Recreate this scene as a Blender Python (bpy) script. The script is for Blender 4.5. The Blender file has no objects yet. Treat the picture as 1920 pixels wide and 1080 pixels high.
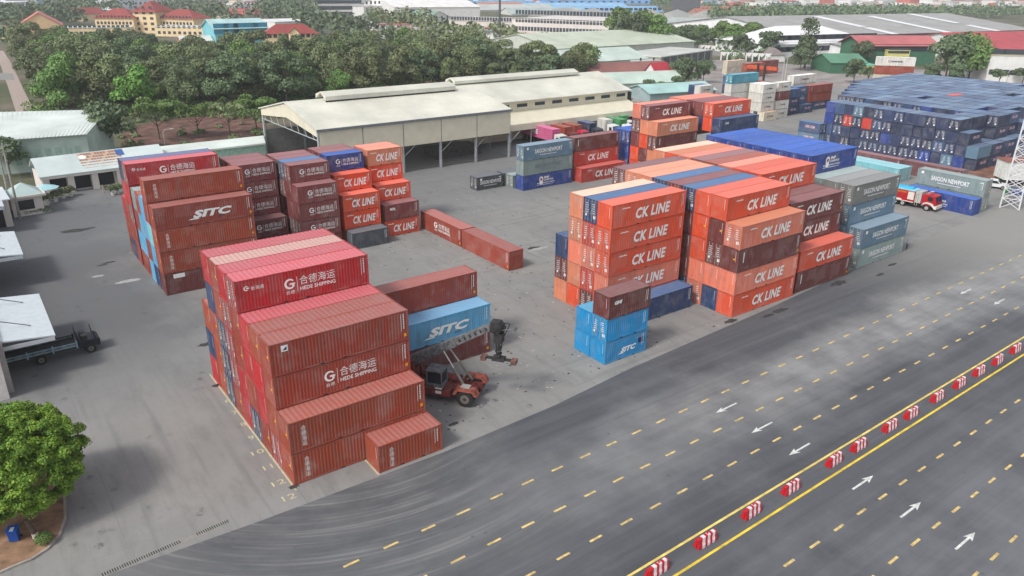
import bpy, math, random
from mathutils import Vector, Matrix
import numpy as np
S = bpy.context.scene
R = math.radians
# ------------------------------------------------------------------ camera, sky, sun, exposure
CAM = (-16.069, -51.168, 37.91); YAW, PIT, ROL, FPX = 0.6330, 0.3850, 0.0090, 1428.6
def cam_axes():
    fw = Vector((math.sin(YAW)*math.cos(PIT), math.cos(YAW)*math.cos(PIT), -math.sin(PIT)))
    rt = Vector((math.cos(YAW), -math.sin(YAW), 0)); up = rt.cross(fw)
    return rt*math.cos(ROL)+up*math.sin(ROL), up*math.cos(ROL)-rt*math.sin(ROL), fw
RT, UP, FW = cam_axes()
cd = bpy.data.cameras.new('camera'); cam = bpy.data.objects.new('camera', cd); S.collection.objects.link(cam)
cam.matrix_world = Matrix(((RT.x, UP.x, -FW.x, CAM[0]), (RT.y, UP.y, -FW.y, CAM[1]), (RT.z, UP.z, -FW.z, CAM[2]), (0, 0, 0, 1)))
cd.sensor_width = 36; cd.lens = 36*FPX/1920; cd.clip_end = 9000; cd.clip_start = 0.5
S.camera = cam
SUN_AZ, SUN_EL = R(188), R(48)            # azimuth (x axis = 0) the light comes from, elevation
sd = Vector((math.cos(SUN_AZ)*math.cos(SUN_EL), math.sin(SUN_AZ)*math.cos(SUN_EL), math.sin(SUN_EL)))
w = bpy.data.worlds.new('World'); S.world = w; w.use_nodes = True
nt = w.node_tree; nt.nodes.clear()
sky = nt.nodes.new('ShaderNodeTexSky'); sky.sky_type = 'NISHITA'; sky.sun_disc = False
sky.sun_elevation = SUN_EL; sky.sun_rotation = math.atan2(sd.x, sd.y)
sky.air_density = 1.0; sky.dust_density = 2.0; sky.ozone_density = 1.0
hs = nt.nodes.new('ShaderNodeHueSaturation'); hs.inputs['Saturation'].default_value = 0.35   # hazy white sky
bg = nt.nodes.new('ShaderNodeBackground'); bg.inputs['Strength'].default_value = 0.15
wo = nt.nodes.new('ShaderNodeOutputWorld')
nt.links.new(sky.outputs[0], hs.inputs['Color']); nt.links.new(hs.outputs[0], bg.inputs[0]); nt.links.new(bg.outputs[0], wo.inputs[0])
sl = bpy.data.lights.new('sun', 'SUN'); sl.energy = 1.8; sl.angle = R(11); sl.color = (1, .96, .9)
so = bpy.data.objects.new('sun', sl); S.collection.objects.link(so)
so.rotation_euler = (-sd).to_track_quat('-Z', 'Y').to_euler()
vs = S.view_settings; vs.view_transform = 'Standard'; vs.look = 'None'; vs.exposure = 0.42; vs.gamma = 1; vs.use_curve_mapping = False
S.cycles.max_bounces = 5; S.cycles.diffuse_bounces = 3; S.cycles.glossy_bounces = 2; S.cycles.volume_bounces = 0
COL = S.collection
rnd = random.Random(7)

def at(px, py, z=0.0):
    """the point at height z seen at a position of the 1920x1080 survey photograph"""
    d = FW*FPX + RT*(px-960) - UP*(py-540)
    t = (z-CAM[2])/d.z
    return Vector(CAM)+d*t
def see(p):
    d = Vector(p)-Vector(CAM); q = d.dot(FW)
    if q < 1: return (-9e9, -9e9)
    return (960+FPX*d.dot(RT)/q, 540-FPX*d.dot(UP)/q)
# ------------------------------------------------------------------ materials
def lin(c):
    return tuple(((v/255)/12.92 if v/255 <= .04045 else ((v/255+.055)/1.055)**2.4) for v in c[:3])
class NB:
    def __init__(s, name):
        s.m = bpy.data.materials.new(name); s.m.use_nodes = True; s.t = s.m.node_tree
        s.b = s.t.nodes['Principled BSDF']
    def n(s, typ, **kw):
        o = s.t.nodes.new('ShaderNode'+typ)
        for k, v in kw.items():
            if k.startswith('i_'): o.inputs[k[2:].replace('_', ' ')].default_value = v
            elif k.startswith('i'): o.inputs[int(k[1:])].default_value = v
            else: setattr(o, k, v)
        return o
    def l(s, a, b): s.t.links.new(a, b)
    def tc(s, scale=(1, 1, 1), kind='Object', loc=None):
        c = s.n('TexCoord'); mp = s.n('Mapping'); mp.inputs['Scale'].default_value = scale
        s.l(c.outputs[kind], mp.inputs['Vector'])
        if loc is not None: s.l(loc, mp.inputs['Location'])
        return mp.outputs[0]
    def noise(s, vec, sc, det=3, ro=.6):
        o = s.n('TexNoise'); o.inputs['Scale'].default_value = sc; o.inputs['Detail'].default_value = det; o.inputs['Roughness'].default_value = ro
        if vec is not None: s.l(vec, o.inputs['Vector'])
        return o.outputs['Fac']
    def ramp(s, f, a, b, ca=0., cb=1.):
        o = s.n('MapRange'); o.inputs['From Min'].default_value = a; o.inputs['From Max'].default_value = b
        o.inputs['To Min'].default_value = ca; o.inputs['To Max'].default_value = cb; s.l(f, o.inputs['Value']); return o.outputs[0]
    def mix(s, f, a, b, mode='MIX'):
        o = s.n('Mix', data_type='RGBA', blend_type=mode)
        for v, k in ((f, 0), (a, 6), (b, 7)):
            if hasattr(v, 'links'): s.l(v, o.inputs[k])
            else: o.inputs[k].default_value = v if k == 0 else (*v[:3], 1)
        return o.outputs[2]
    def math(s, op, a, b=0.):
        o = s.n('Math', operation=op)
        for i, v in enumerate((a, b)):
            if hasattr(v, 'links'): s.l(v, o.inputs[i])
            else: o.inputs[i].default_value = v
        return o.outputs[0]
    def out(s, c, rough=.6, metal=0., bump=None, bs=.2, bd=.02):
        if hasattr(c, 'links'): s.l(c, s.b.inputs['Base Color'])
        else: s.b.inputs['Base Color'].default_value = (*c[:3], 1)
        s.b.inputs['Roughness'].default_value = rough; s.b.inputs['Metallic'].default_value = metal
        if bump is not None:
            o = s.n('Bump'); o.inputs['Strength'].default_value = bs; o.inputs['Distance'].default_value = bd
            s.l(bump, o.inputs['Height']); s.l(o.outputs[0], s.b.inputs['Normal'])
        return s.m
MC = {}
def plain(c, rough=.6, metal=0., vary=.12, sc=1.5, name='paint'):
    k = (tuple(c), rough, metal, vary, sc)
    if k in MC: return MC[k]
    b = NB(name); L_ = lin(c)
    f = b.noise(b.tc(), sc, 4); f = b.ramp(f, .3, .7)
    d = tuple(v*(1-vary*2) for v in L_); u = tuple(min(1, v*(1+vary)) for v in L_)
    MC[k] = b.out(b.mix(f, d, u), rough, metal); return MC[k]
def paint_mat(name, roof):
    b = NB(name)
    oi = b.n('ObjectInfo'); off = b.n('VectorMath', operation='SCALE'); cmb = b.n('CombineXYZ')
    b.l(oi.outputs['Random'], cmb.inputs[0]); b.l(oi.outputs['Random'], cmb.inputs[1]); b.l(cmb.outputs[0], off.inputs[0]); off.inputs['Scale'].default_value = 97.
    v1 = b.tc((1, 1, 1), loc=off.outputs[0])
    if roof:
        st = b.noise(b.tc((.5, 1.6, 1), loc=off.outputs[0]), 1.2, 5, .65)
        col = b.mix(b.ramp(st, .38, .72, 0, .3), oi.outputs['Color'], (.3, .26, .245))
        sp = b.noise(v1, 2.6, 6, .7)
        col = b.mix(b.ramp(sp, .64, .74, 0, .6), col, (.09, .06, .05))
        return b.out(col, .62)
    st = b.noise(b.tc((2.2, 2.2, .22), loc=off.outputs[0]), 1.3, 5, .6)
    col = b.mix(b.ramp(st, .42, .8, 0, .5), oi.outputs['Color'], (.16, .12, .1))
    ch = b.noise(v1, .7, 4, .6)
    col = b.mix(b.ramp(ch, .5, .75, 0, .22), col, (.45, .4, .37))
    vo = b.n('TexVoronoi', distance='CHEBYCHEV'); vo.inputs['Scale'].default_value = .55; b.l(v1, vo.inputs['Vector']); sx = b.n('SeparateColor'); b.l(vo.outputs['Color'], sx.inputs[0])
    col = b.mix(b.ramp(sx.outputs[0], .72, .76, 0, .08), col, (.5, .45, .42)); col = b.mix(b.ramp(sx.outputs[1], .8, .82, 0, .1), col, (.05, .03, .03))
    sp = b.noise(v1, 3.5, 5, .75)
    rs = b.noise(b.tc((3.2, 3.2, .35), loc=off.outputs[0]), 1.6, 4, .7); col = b.mix(b.ramp(rs, .62, .74, 0, .4), col, (.13, .06, .035))
    col = b.mix(b.ramp(sp, .68, .76, 0, .7), col, (.1, .045, .025))
    return b.out(col, .5, bump=ch, bs=.15, bd=.03)
M_SIDE = paint_mat('container_paint', False); M_ROOF = paint_mat('container_roof_paint', True)
def simple(name, c, rough=.5, metal=0.):
    b = NB(name); f = b.noise(b.tc(), 5., 3); c0 = lin(c)
    return b.out(b.mix(b.ramp(f, .3, .75), tuple(v*.82 for v in c0), c0), rough, metal)
M_WHITE = simple('white_lettering', (250, 248, 244)); M_BAR = simple('galvanised_bar', (176, 172, 168), .45, .3)
M_BLACKT = simple('dark_lettering', (50, 52, 60)); M_YEL = simple('yellow_sticker', (240, 170, 30))
M_REDT = simple('red_lettering', (190, 40, 50)); M_DKBL = simple('navy_lettering', (24, 40, 100)); M_GHOST = simple('faded_lettering', (120, 135, 140))
M_RUB = simple('tyre_rubber', (38, 37, 36), .85); M_GLASS = simple('dark_glass', (40, 48, 56), .12); M_DARK = simple('dark_steel', (46, 46, 48), .6)
M_PINKT = simple('pink_lettering', (230, 190, 200))
# ------------------------------------------------------------------ mesh helpers
class MB:
    def __init__(s): s.v = []; s.f = []; s.mi = []; s.cur = 0
    def quad(s, a, b, c, d): i = len(s.v); s.v += [tuple(a), tuple(b), tuple(c), tuple(d)]; s.f.append((i, i+1, i+2, i+3)); s.mi.append(s.cur)
    def poly(s, pts): i = len(s.v); s.v += [tuple(p) for p in pts]; s.f.append(tuple(range(i, i+len(pts)))); s.mi.append(s.cur)
    def box(s, x0, y0, z0, x1, y1, z1, mt=None):
        P = [(x, y, z) for z in (z0, z1) for (x, y) in ((x0, y0), (x1, y0), (x1, y1), (x0, y1))]
        if mt is not None: P = [tuple(mt @ Vector(p)) for p in P]
        i = len(s.v); s.v += P
        for f in ((3, 2, 1, 0), (4, 5, 6, 7), (0, 1, 5, 4), (1, 2, 6, 5), (2, 3, 7, 6), (3, 0, 4, 7)): s.f.append(tuple(i+k for k in f)); s.mi.append(s.cur)
    def tube(s, a, b, r0, r1=None, n=8, cap=True):
        a = Vector(a); b = Vector(b); r1 = r0 if r1 is None else r1
        d = (b-a).normalized(); u = d.orthogonal().normalized(); v = d.cross(u); i = len(s.v)
        for p, r in ((a, r0), (b, r1)):
            for k in range(n):
                t = 2*math.pi*k/n; s.v.append(tuple(p+(u*math.cos(t)+v*math.sin(t))*r))
        for k in range(n): s.f.append((i+k, i+(k+1) % n, i+n+(k+1) % n, i+n+k)); s.mi.append(s.cur)
        if cap: s.f.append(tuple(i+k for k in reversed(range(n)))); s.f.append(tuple(i+n+k for k in range(n))); s.mi += [s.cur, s.cur]
    def path(s, pts, r, n=6):
        for a, b in zip(pts[:-1], pts[1:]): s.tube(a, b, r, n=n)
    def prism(s, pts2, a, b, axis='y'):
        """outline pts2 in the plane across axis, from a to b"""
        def P(p, t): return (p[0], t, p[1]) if axis == 'y' else ((t, p[0], p[1]) if axis == 'x' else (p[0], p[1], t))
        n = len(pts2); i = len(s.v); s.v += [P(p, a) for p in pts2]+[P(p, b) for p in pts2]
        for k in range(n): s.f.append((i+k, i+(k+1) % n, i+n+(k+1) % n, i+n+k)); s.mi.append(s.cur)
        s.f.append(tuple(i+k for k in reversed(range(n)))); s.f.append(tuple(i+n+k for k in range(n))); s.mi += [s.cur, s.cur]
    def mesh(s, name, mats, smooth=False):
        m = bpy.data.meshes.new(name); m.from_pydata(s.v, [], s.f)
        for k in (mats if isinstance(mats, (list, tuple)) else [mats]): m.materials.append(k)
        if any(s.mi): m.polygons.foreach_set('material_index', s.mi)
        if smooth: m.polygons.foreach_set('use_smooth', [True]*len(m.polygons))
        m.update(); return m
    def build(s, name, mats, parent=None, loc=(0, 0, 0), rz=0, smooth=False): return link(name, s.mesh(name, mats, smooth), parent, loc, rz)
def link(name, me, parent=None, loc=(0, 0, 0), rz=0, color=None):
    o = bpy.data.objects.new(name, me); COL.objects.link(o)
    if parent is not None: o.parent = parent
    o.location = loc; o.rotation_euler = (0, 0, rz)
    if color is not None: o.color = (*color[:3], 1)
    return o
def tag(o, label, cat, group=None):
    o['label'] = label; o['category'] = cat
    if group: o['group'] = group
    return o
def struct(o, kind='structure'): o['kind'] = kind; return o
def empty(name, loc, rz=0):
    o = bpy.data.objects.new(name, None); COL.objects.link(o); o.location = loc; o.rotation_euler = (0, 0, rz); return o
def copy_tree(o, parent=None, loc=None, rz=None):
    c = o.copy(); COL.objects.link(c)
    if parent is not None: c.parent = parent
    if loc is not None: c.location = loc
    if rz is not None: c.rotation_euler = (0, 0, rz)
    for ch in list(o.children): copy_tree(ch, c)
    return c
TXT = {}
def text_raw(s, bold):
    k = (s, bold)
    if k not in TXT:
        cu = bpy.data.curves.new('lettering', 'FONT'); cu.body = s; cu.size = 1; cu.offset = bold; cu.resolution_u = 2; cu.space_character = 1.1 if 'CK' in s else 1.0; cu.fill_mode = 'FRONT'
        o = bpy.data.objects.new('lettering', cu); COL.objects.link(o)
        bpy.context.view_layer.update()
        dg = bpy.context.evaluated_depsgraph_get(); m = o.evaluated_get(dg).to_mesh()
        vs_ = [(v.co.x, v.co.y) for v in m.vertices]; fs = [tuple(p.vertices) for p in m.polygons]
        bpy.data.objects.remove(o); bpy.data.curves.remove(cu)
        xs = [v[0] for v in vs_]; ys = [v[1] for v in vs_]
        x0, x1, y0, y1 = min(xs), max(xs), min(ys), max(ys)
        TXT[k] = ([((x-x0)/(x1-x0), (y-y0)/(y1-y0)) for x, y in vs_], fs)
    return TXT[k]
def put_text(mb, s, x, z, wd, ht, y=-.012, bold=.02, shear=0., plane=None):
    """text in the xz plane at y (facing -y); plane maps (u, v) to a point"""
    vs_, fs = text_raw(s, bold); i = len(mb.v)
    P = plane or (lambda u, v: (u, y, v))
    mb.v += [tuple(P(x+u*wd+shear*v*ht, z+v*ht)) for u, v in vs_]
    for f in fs: mb.f.append(tuple(i+k for k in f)); mb.mi.append(mb.cur)
def ring(mb, cx, cz, r, t, a0, a1, y=-.012, n=20):
    for k in range(n):
        p, q = a0+(a1-a0)*k/n, a0+(a1-a0)*(k+1)/n
        f = lambda a, rr: (cx+rr*math.cos(a), y, cz+rr*math.sin(a))
        tt = t*(0.55+.45*math.sin(math.pi*(k+.5)/n))
        mb.quad(f(p, r-tt), f(q, r-tt), f(q, r), f(p, r))
# ------------------------------------------------------------------ shipping containers
WD = 2.438
CM = {}
def cont_meshes(L, H):
    k = (round(L, 2), round(H, 2))
    if k in CM: return CM[k]
    d = {}
    m = MB(); p = .05
    m.box(p+.012, p+.012, .02, L-p-.012, WD-p-.012, H-.075)                       # core
    for x0 in (0, L-.12):
        for y0 in (0, WD-.12): m.box(x0, y0, .12, x0+.12, y0+.12, H-.12)
    for x0 in (-.004, L-.174):
        for y0 in (-.004, WD-.154):
            for z0 in (0, H-.12): m.box(x0, y0, z0, x0+.178, y0+.162, z0+.118)    # corner castings
    for y0 in (0, WD-.06):
        m.box(.178, y0, .03, L-.178, y0+.06, .17); m.box(.178, y0, H-.1, L-.178, y0+.06, H-.03)
    for x0 in (0, L-.06):
        m.box(x0, .16, .03, x0+.06, WD-.16, .15); m.box(x0, .16, H-.11, x0+.06, WD-.16, H-.03)
    m.cur = 1
    for x0 in (L*.33, L*.33+2.0): m.box(x0, -.003, .04, x0+.36, .02, .15)        # fork pockets
    d['frame'] = m.mesh('container_frame', [M_SIDE, M_DARK])
    def corr(mb, x0, x1, per, f):
        n = int((x1-x0)/per); per = (x1-x0)/n; prof = [(0, 0), (.32, 0), (.5, 1), (.82, 1)]
        pts = [(x0+per*(i+a), b) for i in range(n) for a, b in prof]+[(x1, 0)]
        for a, b in zip(pts[:-1], pts[1:]): f(a, b)
    m = MB(); corr(m, .12, L-.12, .278, lambda a, b: m.quad((a[0], .012+.036*a[1], .17), (b[0], .012+.036*b[1], .17), (b[0], .012+.036*b[1], H-.1), (a[0], .012+.036*a[1], H-.1)))
    d['side'] = m.mesh('side_panel', M_SIDE)
    m = MB(); corr(m, .12, WD-.12, .25, lambda a, b: m.quad((.014+.04*b[1], b[0], .15), (.014+.04*a[1], a[0], .15), (.014+.04*a[1], a[0], H-.11), (.014+.04*b[1], b[0], H-.11)))
    d['end'] = m.mesh('end_panel', M_SIDE)
    m = MB(); zz = H-.05; corr(m, .1, L-.1, .42, lambda a, b: m.quad((a[0], .05, zz+.02*a[1]), (b[0], .05, zz+.02*b[1]), (b[0], WD-.05, zz+.02*b[1]), (a[0], WD-.05, zz+.02*a[1])))
    m.quad((.0, .05, zz-.01), (.1, .05, zz-.01), (.1, WD-.05, zz-.01), (0, WD-.05, zz-.01))
    d['roof'] = m.mesh('roof_panel', M_ROOF)
    for side in (0, 1):
        y0 = .13 if side == 0 else WD/2+.012; y1 = WD/2-.012 if side == 0 else WD-.13
        m = MB(); n = 5; hz = (H-.36)/n
        m.box(.022, y0, .16, .05, y1, H-.12)
        for i in range(n): m.box(.012, y0+.06, .2+hz*i, .03, y1-.06, .2+hz*i+hz*.55)
        for yy in (y0, y1-.05): m.box(.004, yy, .17, .024, yy+.05, H-.13)
        d['door%d' % side] = m.mesh('door', M_SIDE)
        m = MB(); m.cur = 0
        rr = random.Random(int(L*10)+side)
        for j in range(5):
            a = y0+.14+rr.random()*.2; m.box(-.004, a, H*(.42+.09*j), .006, a+.25+rr.random()*.45, H*(.42+.09*j)+.055)
        if side == 0: m.box(-.004, y0+.15, H*.2, .006, y0+.5, H*.33)
        else: m.box(-.004, y0+.55, H*.25, .006, y0+.85, H*.35)
        d['mark%d' % side] = m.mesh('door_marking', M_WHITE)
        for q in (0, 1):
            m = MB(); yy = y0+.28+.5*q
            m.tube((-.03, yy, .1), (-.03, yy, H-.08), .03, n=6)
            for zz_ in (.3, H*.45, H-.3): m.box(-.035, yy-.06, zz_, .012, yy+.06, zz_+.09)
            m.box(-.05, yy-.02, H*.38, -.025, yy+.35, H*.38+.05)
            d['bar%d%d' % (side, q)] = m.mesh('locking_bar', M_BAR)
    # identification columns near the right post of the long side, seen as white ticks
    m = MB(); rr = random.Random(3)
    z = H-.3
    while z > H*.42: m.box(L-.52, -.014, z-.1, L-.42, -.006, z); z -= .16
    m.box(L-.72, -.014, H*.36, L-.69, -.006, H-.3)
    d['idmark'] = m.mesh('identification_mark', M_WHITE)
    m = MB(); m.box(.008, .42, H*.45, .013, .45, H-.3); d['endmark'] = m.mesh('end_marking', M_WHITE)
    m = MB(); m.box(L-.5, -.016, .42, L-.24, -.006, .72); d['sticker'] = m.mesh('sticker', M_YEL)
    m = MB(); m.box(-.008, WD*.16, H*.42+.3, .013, WD*.3, H*.42+.48); d['endsticker'] = m.mesh('sticker', M_YEL)
    CM[k] = d; return d
LT = {}
def lettering(kind, L, H):
    """list of (part name, mesh) for the long side that faces local -y"""
    k = (kind, round(L, 1), round(H, 1))
    if k in LT: return LT[k]
    r = []; m = MB(); c = L/2; y = -.012
    def done(name, mats): r.append((name, m.mesh(name, mats)))
    if kind == 'ck':
        wd = 5.6 if L > 9 else 3.7; x = L*.3 if L > 9 else L*.22
        put_text(m, 'CK LINE', x, H*.24, wd, H*.46, bold=.04, shear=.17); done('lettering', M_WHITE)
        m = MB(); rr = random.Random(5); xx = L*.13 if L > 9 else .5
        m2w = 1.3 if L > 9 else 1.1
        for j in range(5): m.box(xx+j*m2w/5, y, H*.76, xx+j*m2w/5+m2w/5*.7, y+.008, H*.76+.11+.05*(j % 2))
        done('identification_mark', M_WHITE)
    elif kind in ('hede', 'hede_small'):
        s = 1. if L > 9 else .8; cx = L*.385 if L > 9 else L*.30; cz = H*.57
        ring(m, cx, cz, .48*s, .2*s, .6, 5.9); m.box(cx, y, cz-.1*s, cx+.48*s, y+.006, cz+.06*s); m.box(cx+.2*s, y, cz-.26*s, cx+.36*s, y+.006, cz-.1*s)
        put_text(m, '合德', cx-.4*s, cz-.95*s, .8*s, .34*s, bold=0); done('logo', M_WHITE)
        m = MB(); m.box(cx+.66*s, y, cz-.85*s, cx+.70*s, y+.006, cz+.55*s)
        put_text(m, '合德海运', cx+.9*s, cz-.28*s, 3.3*s, .82*s, bold=0)
        put_text(m, 'HEDE SHIPPING', cx+.9*s, cz-.8*s, 3.3*s, .36*s, bold=.02); done('lettering', M_WHITE)
        if kind == 'hede_small':
            m = MB(); ring(m, .95, H*.72, .22, .1, .6, 5.6, n=12); m.box(.95, y, H*.7, 1.2, y+.006, H*.74); put_text(m, '新海通', 1.35, H*.63, 1.1, .36, bold=0); done('small_logo', M_WHITE)
    elif kind == 'stripe':       # four characters one under the other
        for j, ch in enumerate('合德海运'): put_text(m, ch, 1.0, H*.83-.47*(j+1), .42, .43, bold=0)
        done('lettering', M_WHITE)
    elif kind == 'square':
        m.box(.95, y, H-.82, 1.5, y+.006, H-.3); done('square_plate', M_WHITE); m = MB()
        m.poly([(1.05, y-.004, H-.72), (1.4, y-.004, H-.72), (1.4, y-.004, H-.4)]); done('emblem', M_DKBL)
    elif kind in ('sitc', 'sitc20'):
        wd, x, z, ht = (4.6, L*.37, H*.3, H*.34) if kind == 'sitc' else (2.1, L*.36, H*.3, H*.24)
        put_text(m, 'SITC', x, z, wd, ht, bold=.05, shear=.45)
        m.quad((x-ht*.6, y, z-ht*.16), (x+ht*.75, y, z-ht*.16), (x+ht*.8, y, z-.0), (x-ht*.15, y, z-.0)); done('lettering', M_WHITE)
        if kind == 'sitc20': m = MB(); m.box(L-1.25, y, H*.5, L-.95, y+.006, H*.73); m.box(L-.9, y, H*.5, L-.6, y+.006, H*.73); m.box(L-.5, y, H*.5, L-.3, y+.006, H*.73); done('dark_marking', M_DKBL)
        else:
            m = MB(); put_text(m, 'SITC', L*.63, H*.2, .8, .2, bold=.02); done('small_lettering', M_DKBL)
    elif kind in ('saigon', 'saigon_ghost', 'saigon20'):
        mt = M_GHOST if kind == 'saigon_ghost' else M_WHITE; s = L/12.19 if L > 9 else .72
        x = L*.22 if L > 9 else L*.12
        put_text(m, 'SAIGON NEWPORT', x, H*.42, 6.8*s, H*.28, bold=.02); done('lettering', mt); m = MB()
        put_text(m, 'www.saigonnewport.com.vn', x+1.2*s, H*.24, 4.2*s, H*.1, bold=.03); done('small_lettering', mt)
        if kind != 'saigon_ghost':
            m = MB(); m.box(.75, y, H*.72, 1.2, y+.006, H*.88); m.box(L-1., y, H*.8, L-.45, y+.006, H*.84); done('square_plate', M_WHITE)
    elif kind == 'snp':
        ring(m, L*.36, H*.62, .5, .5, 0, 6.283); m.quad((L*.36-.35, y, .7), (L*.36+.35, y, .7), (L*.36+.45, y, H*.6), (L*.36-.45, y, H*.6)); done('logo', M_WHITE)
        m = MB(); ring(m, L*.36, H*.6, .28, .28, 0, 6.283, y=-.018); done('emblem', M_REDT)
        m = MB(); put_text(m, 'SNP', L*.36+.7, H*.62, 1.3, .45, bold=.05); put_text(m, 'LOGISTICS', L*.36+.7, H*.47, 2.3, .32, bold=.04)
        put_text(m, 'SAIGON NEWPORT LOGISTICS', L*.3-.3, H*.3, 4.4, .24, bold=.03); put_text(m, 'www.snplogistics.com', L*.3-.3, H*.18, 4.2, .22, bold=.03); done('lettering', M_WHITE)
    elif kind == 'one': put_text(m, 'ONE', L*.27, H*.32, 3.0, H*.42, bold=.06); done('lettering', M_WHITE)
    elif kind == 'cma':
        put_text(m, 'CMA CGM', L*.3, H*.46, L*.45, H*.26, bold=.04, shear=.1); done('lettering', M_PINKT)
    elif kind == 'cai': put_text(m, 'CAI', L*.18 if L < 9 else L*.1, H*.62, 1.1, .42, bold=.06, shear=.15); done('lettering', M_WHITE)
    elif kind == 'cpm': put_text(m, 'GMI', .7, H*.6, 1.05, .42, bold=.06, shear=.2); done('lettering', M_WHITE)
    elif kind == 'mol': put_text(m, 'MOL', .9, H*.62, 1.0, .45, bold=.06); done('lettering', M_WHITE)
    elif kind == 'plate': m.box(1.1, y, H-.75, 2.5, y+.006, H-.2); done('worn_plate', M_WHITE)
    elif kind == 'bar': m.box(.9, y, H*.4, 1.05, y+.006, H*.85); done('vertical_mark', M_WHITE)
    elif kind in ('inter',):
        s = L/12.19
        ring(m, L*.32, H*.5, .36, .16, .4, 5.8); done('logo', M_REDT); m = MB(); put_text(m, 'interasia', L*.32+.6, H*.42, L*.3, H*.2, bold=.03); done('lettering', M_BLACKT)
    LT[k] = r; return r
C = dict(red=(180, 34, 42), brown=(152, 62, 46), rust=(158, 68, 44), darkbrown=(108, 50, 48), ckorange=(216, 82, 48), salmon=(222, 124, 98), peach=(216, 134, 100),
         bright=(226, 76, 32), navy=(32, 62, 104), blue=(26, 66, 146), saigon=(92, 126, 148), sgrey=(124, 134, 138), grey=(120, 124, 122), greygreen=(132, 150, 148),
         ltblue=(92, 168, 208), cyan=(10, 142, 200), slate=(66, 76, 84), white=(222, 219, 210), pink=(214, 92, 146), green=(30, 140, 70), paleturq=(128, 200, 210), wine=(126, 56, 56),
         dknavy=(38, 54, 84), midblue=(56, 84, 124), teal=(60, 150, 170), orangered=(196, 60, 44), palecream=(214, 205, 185), mauve=(122, 76, 78))
NM = dict(red='bright red', brown='brown', rust='rust brown', darkbrown='dark maroon', ckorange='orange', salmon='faded salmon', peach='pale peach', bright='vivid orange', navy='navy blue', blue='royal blue',
          saigon='dusty blue', sgrey='blue grey', grey='grey', greygreen='grey green', ltblue='light blue', cyan='bright blue', slate='slate grey', white='white', pink='pink', green='green', paleturq='pale turquoise', wine='wine red',
          dknavy='dark navy', midblue='mid blue', teal='teal', orangered='orange red', palecream='cream', mauve='dull mauve')
TXN = dict(ck='CK LINE lettering', hede='white logo', hede_small='white logo', sitc='SITC lettering', sitc20='SITC lettering', saigon='SAIGON NEWPORT lettering', saigon20='SAIGON NEWPORT lettering', saigon_ghost='faded lettering', one='large lettering',
           cma='pale lettering', inter='dark lettering', snp='white emblem', stripe='vertical characters', square='square plate', cai='small lettering', cpm='small lettering', mol='small lettering', plate='worn plate', bar='vertical mark')
ORD = ['bottom', 'second', 'third', 'fourth', 'top']
NTH = ['front', 'second', 'third', 'fourth', 'fifth', 'sixth', 'seventh', 'eighth', 'ninth', 'tenth', 'eleventh', 'twelfth', 'thirteenth', 'fourteenth', 'fifteenth', 'sixteenth', 'seventeenth', 'eighteenth', 'nineteenth', 'twentieth']
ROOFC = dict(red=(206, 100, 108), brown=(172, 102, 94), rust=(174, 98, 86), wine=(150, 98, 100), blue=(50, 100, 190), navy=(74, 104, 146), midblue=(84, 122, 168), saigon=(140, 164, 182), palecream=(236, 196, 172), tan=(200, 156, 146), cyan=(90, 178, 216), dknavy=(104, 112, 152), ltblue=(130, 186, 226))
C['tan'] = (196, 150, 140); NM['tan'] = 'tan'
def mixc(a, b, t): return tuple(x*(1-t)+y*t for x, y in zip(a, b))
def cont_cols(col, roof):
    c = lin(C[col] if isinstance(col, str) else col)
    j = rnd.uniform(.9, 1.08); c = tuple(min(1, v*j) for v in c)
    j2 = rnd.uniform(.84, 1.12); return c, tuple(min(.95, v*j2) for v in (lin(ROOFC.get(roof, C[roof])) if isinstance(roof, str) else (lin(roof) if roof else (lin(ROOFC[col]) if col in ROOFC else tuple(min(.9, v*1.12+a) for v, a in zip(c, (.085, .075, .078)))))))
SPECS = []
def container(x, y, z, L, H, col, label, group, txt=None, doors=None, rz=0., roof=None, full=True, sticker=False, idm=True):
    SPECS.append((x, y, z, L, H, col, label, group, txt, doors, rz, roof, full, sticker, idm))
def make_container(x, y, z, L, H, col, label, group, txt, doors, rz, roof, full, sticker, idm):
    d = cont_meshes(L, H-.012); c, rc = cont_cols(col, roof)
    o = link('shipping_container', d['frame'], None, (x, y, z), rz, c); tag(o, label, 'shipping container', group)
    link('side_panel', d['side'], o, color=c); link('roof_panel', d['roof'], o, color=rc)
    if doors == 'L' or doors == 'R':
        fl = doors == 'R'
        for s in (0, 1):
            q = link('door', d['door%d' % s], o, color=c)
            if fl: q.location = (L, WD, 0); q.rotation_euler = (0, 0, math.pi)
            if full:
                for b_ in (0, 1): link('locking_bar', d['bar%d%d' % (s, b_)], q)
            link('door_marking', d['mark%d' % s], q)
    if doors != 'L':
        link('end_panel', d['end'], o, color=c)
        if full: link('end_marking', d['endmark'], o)
        if sticker: link('sticker', d['endsticker'], o)
    if doors != 'R' and full:
        q = link('end_panel', d['end'], o, (L, WD, 0), math.pi, c)
    if full:
        q = link('side_panel', d['side'], o, (L, WD, 0), math.pi, c)
        if idm: link('identification_mark', d['idmark'], o)
    if sticker: link('sticker', d['sticker'], o)
    if txt:
        for nm, me in lettering(txt, L, H-.012): link(nm, me, o)
    return o
H9, H8, L4, L2, PW = 2.889, 2.591, 12.192, 6.058, 2.453
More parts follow.
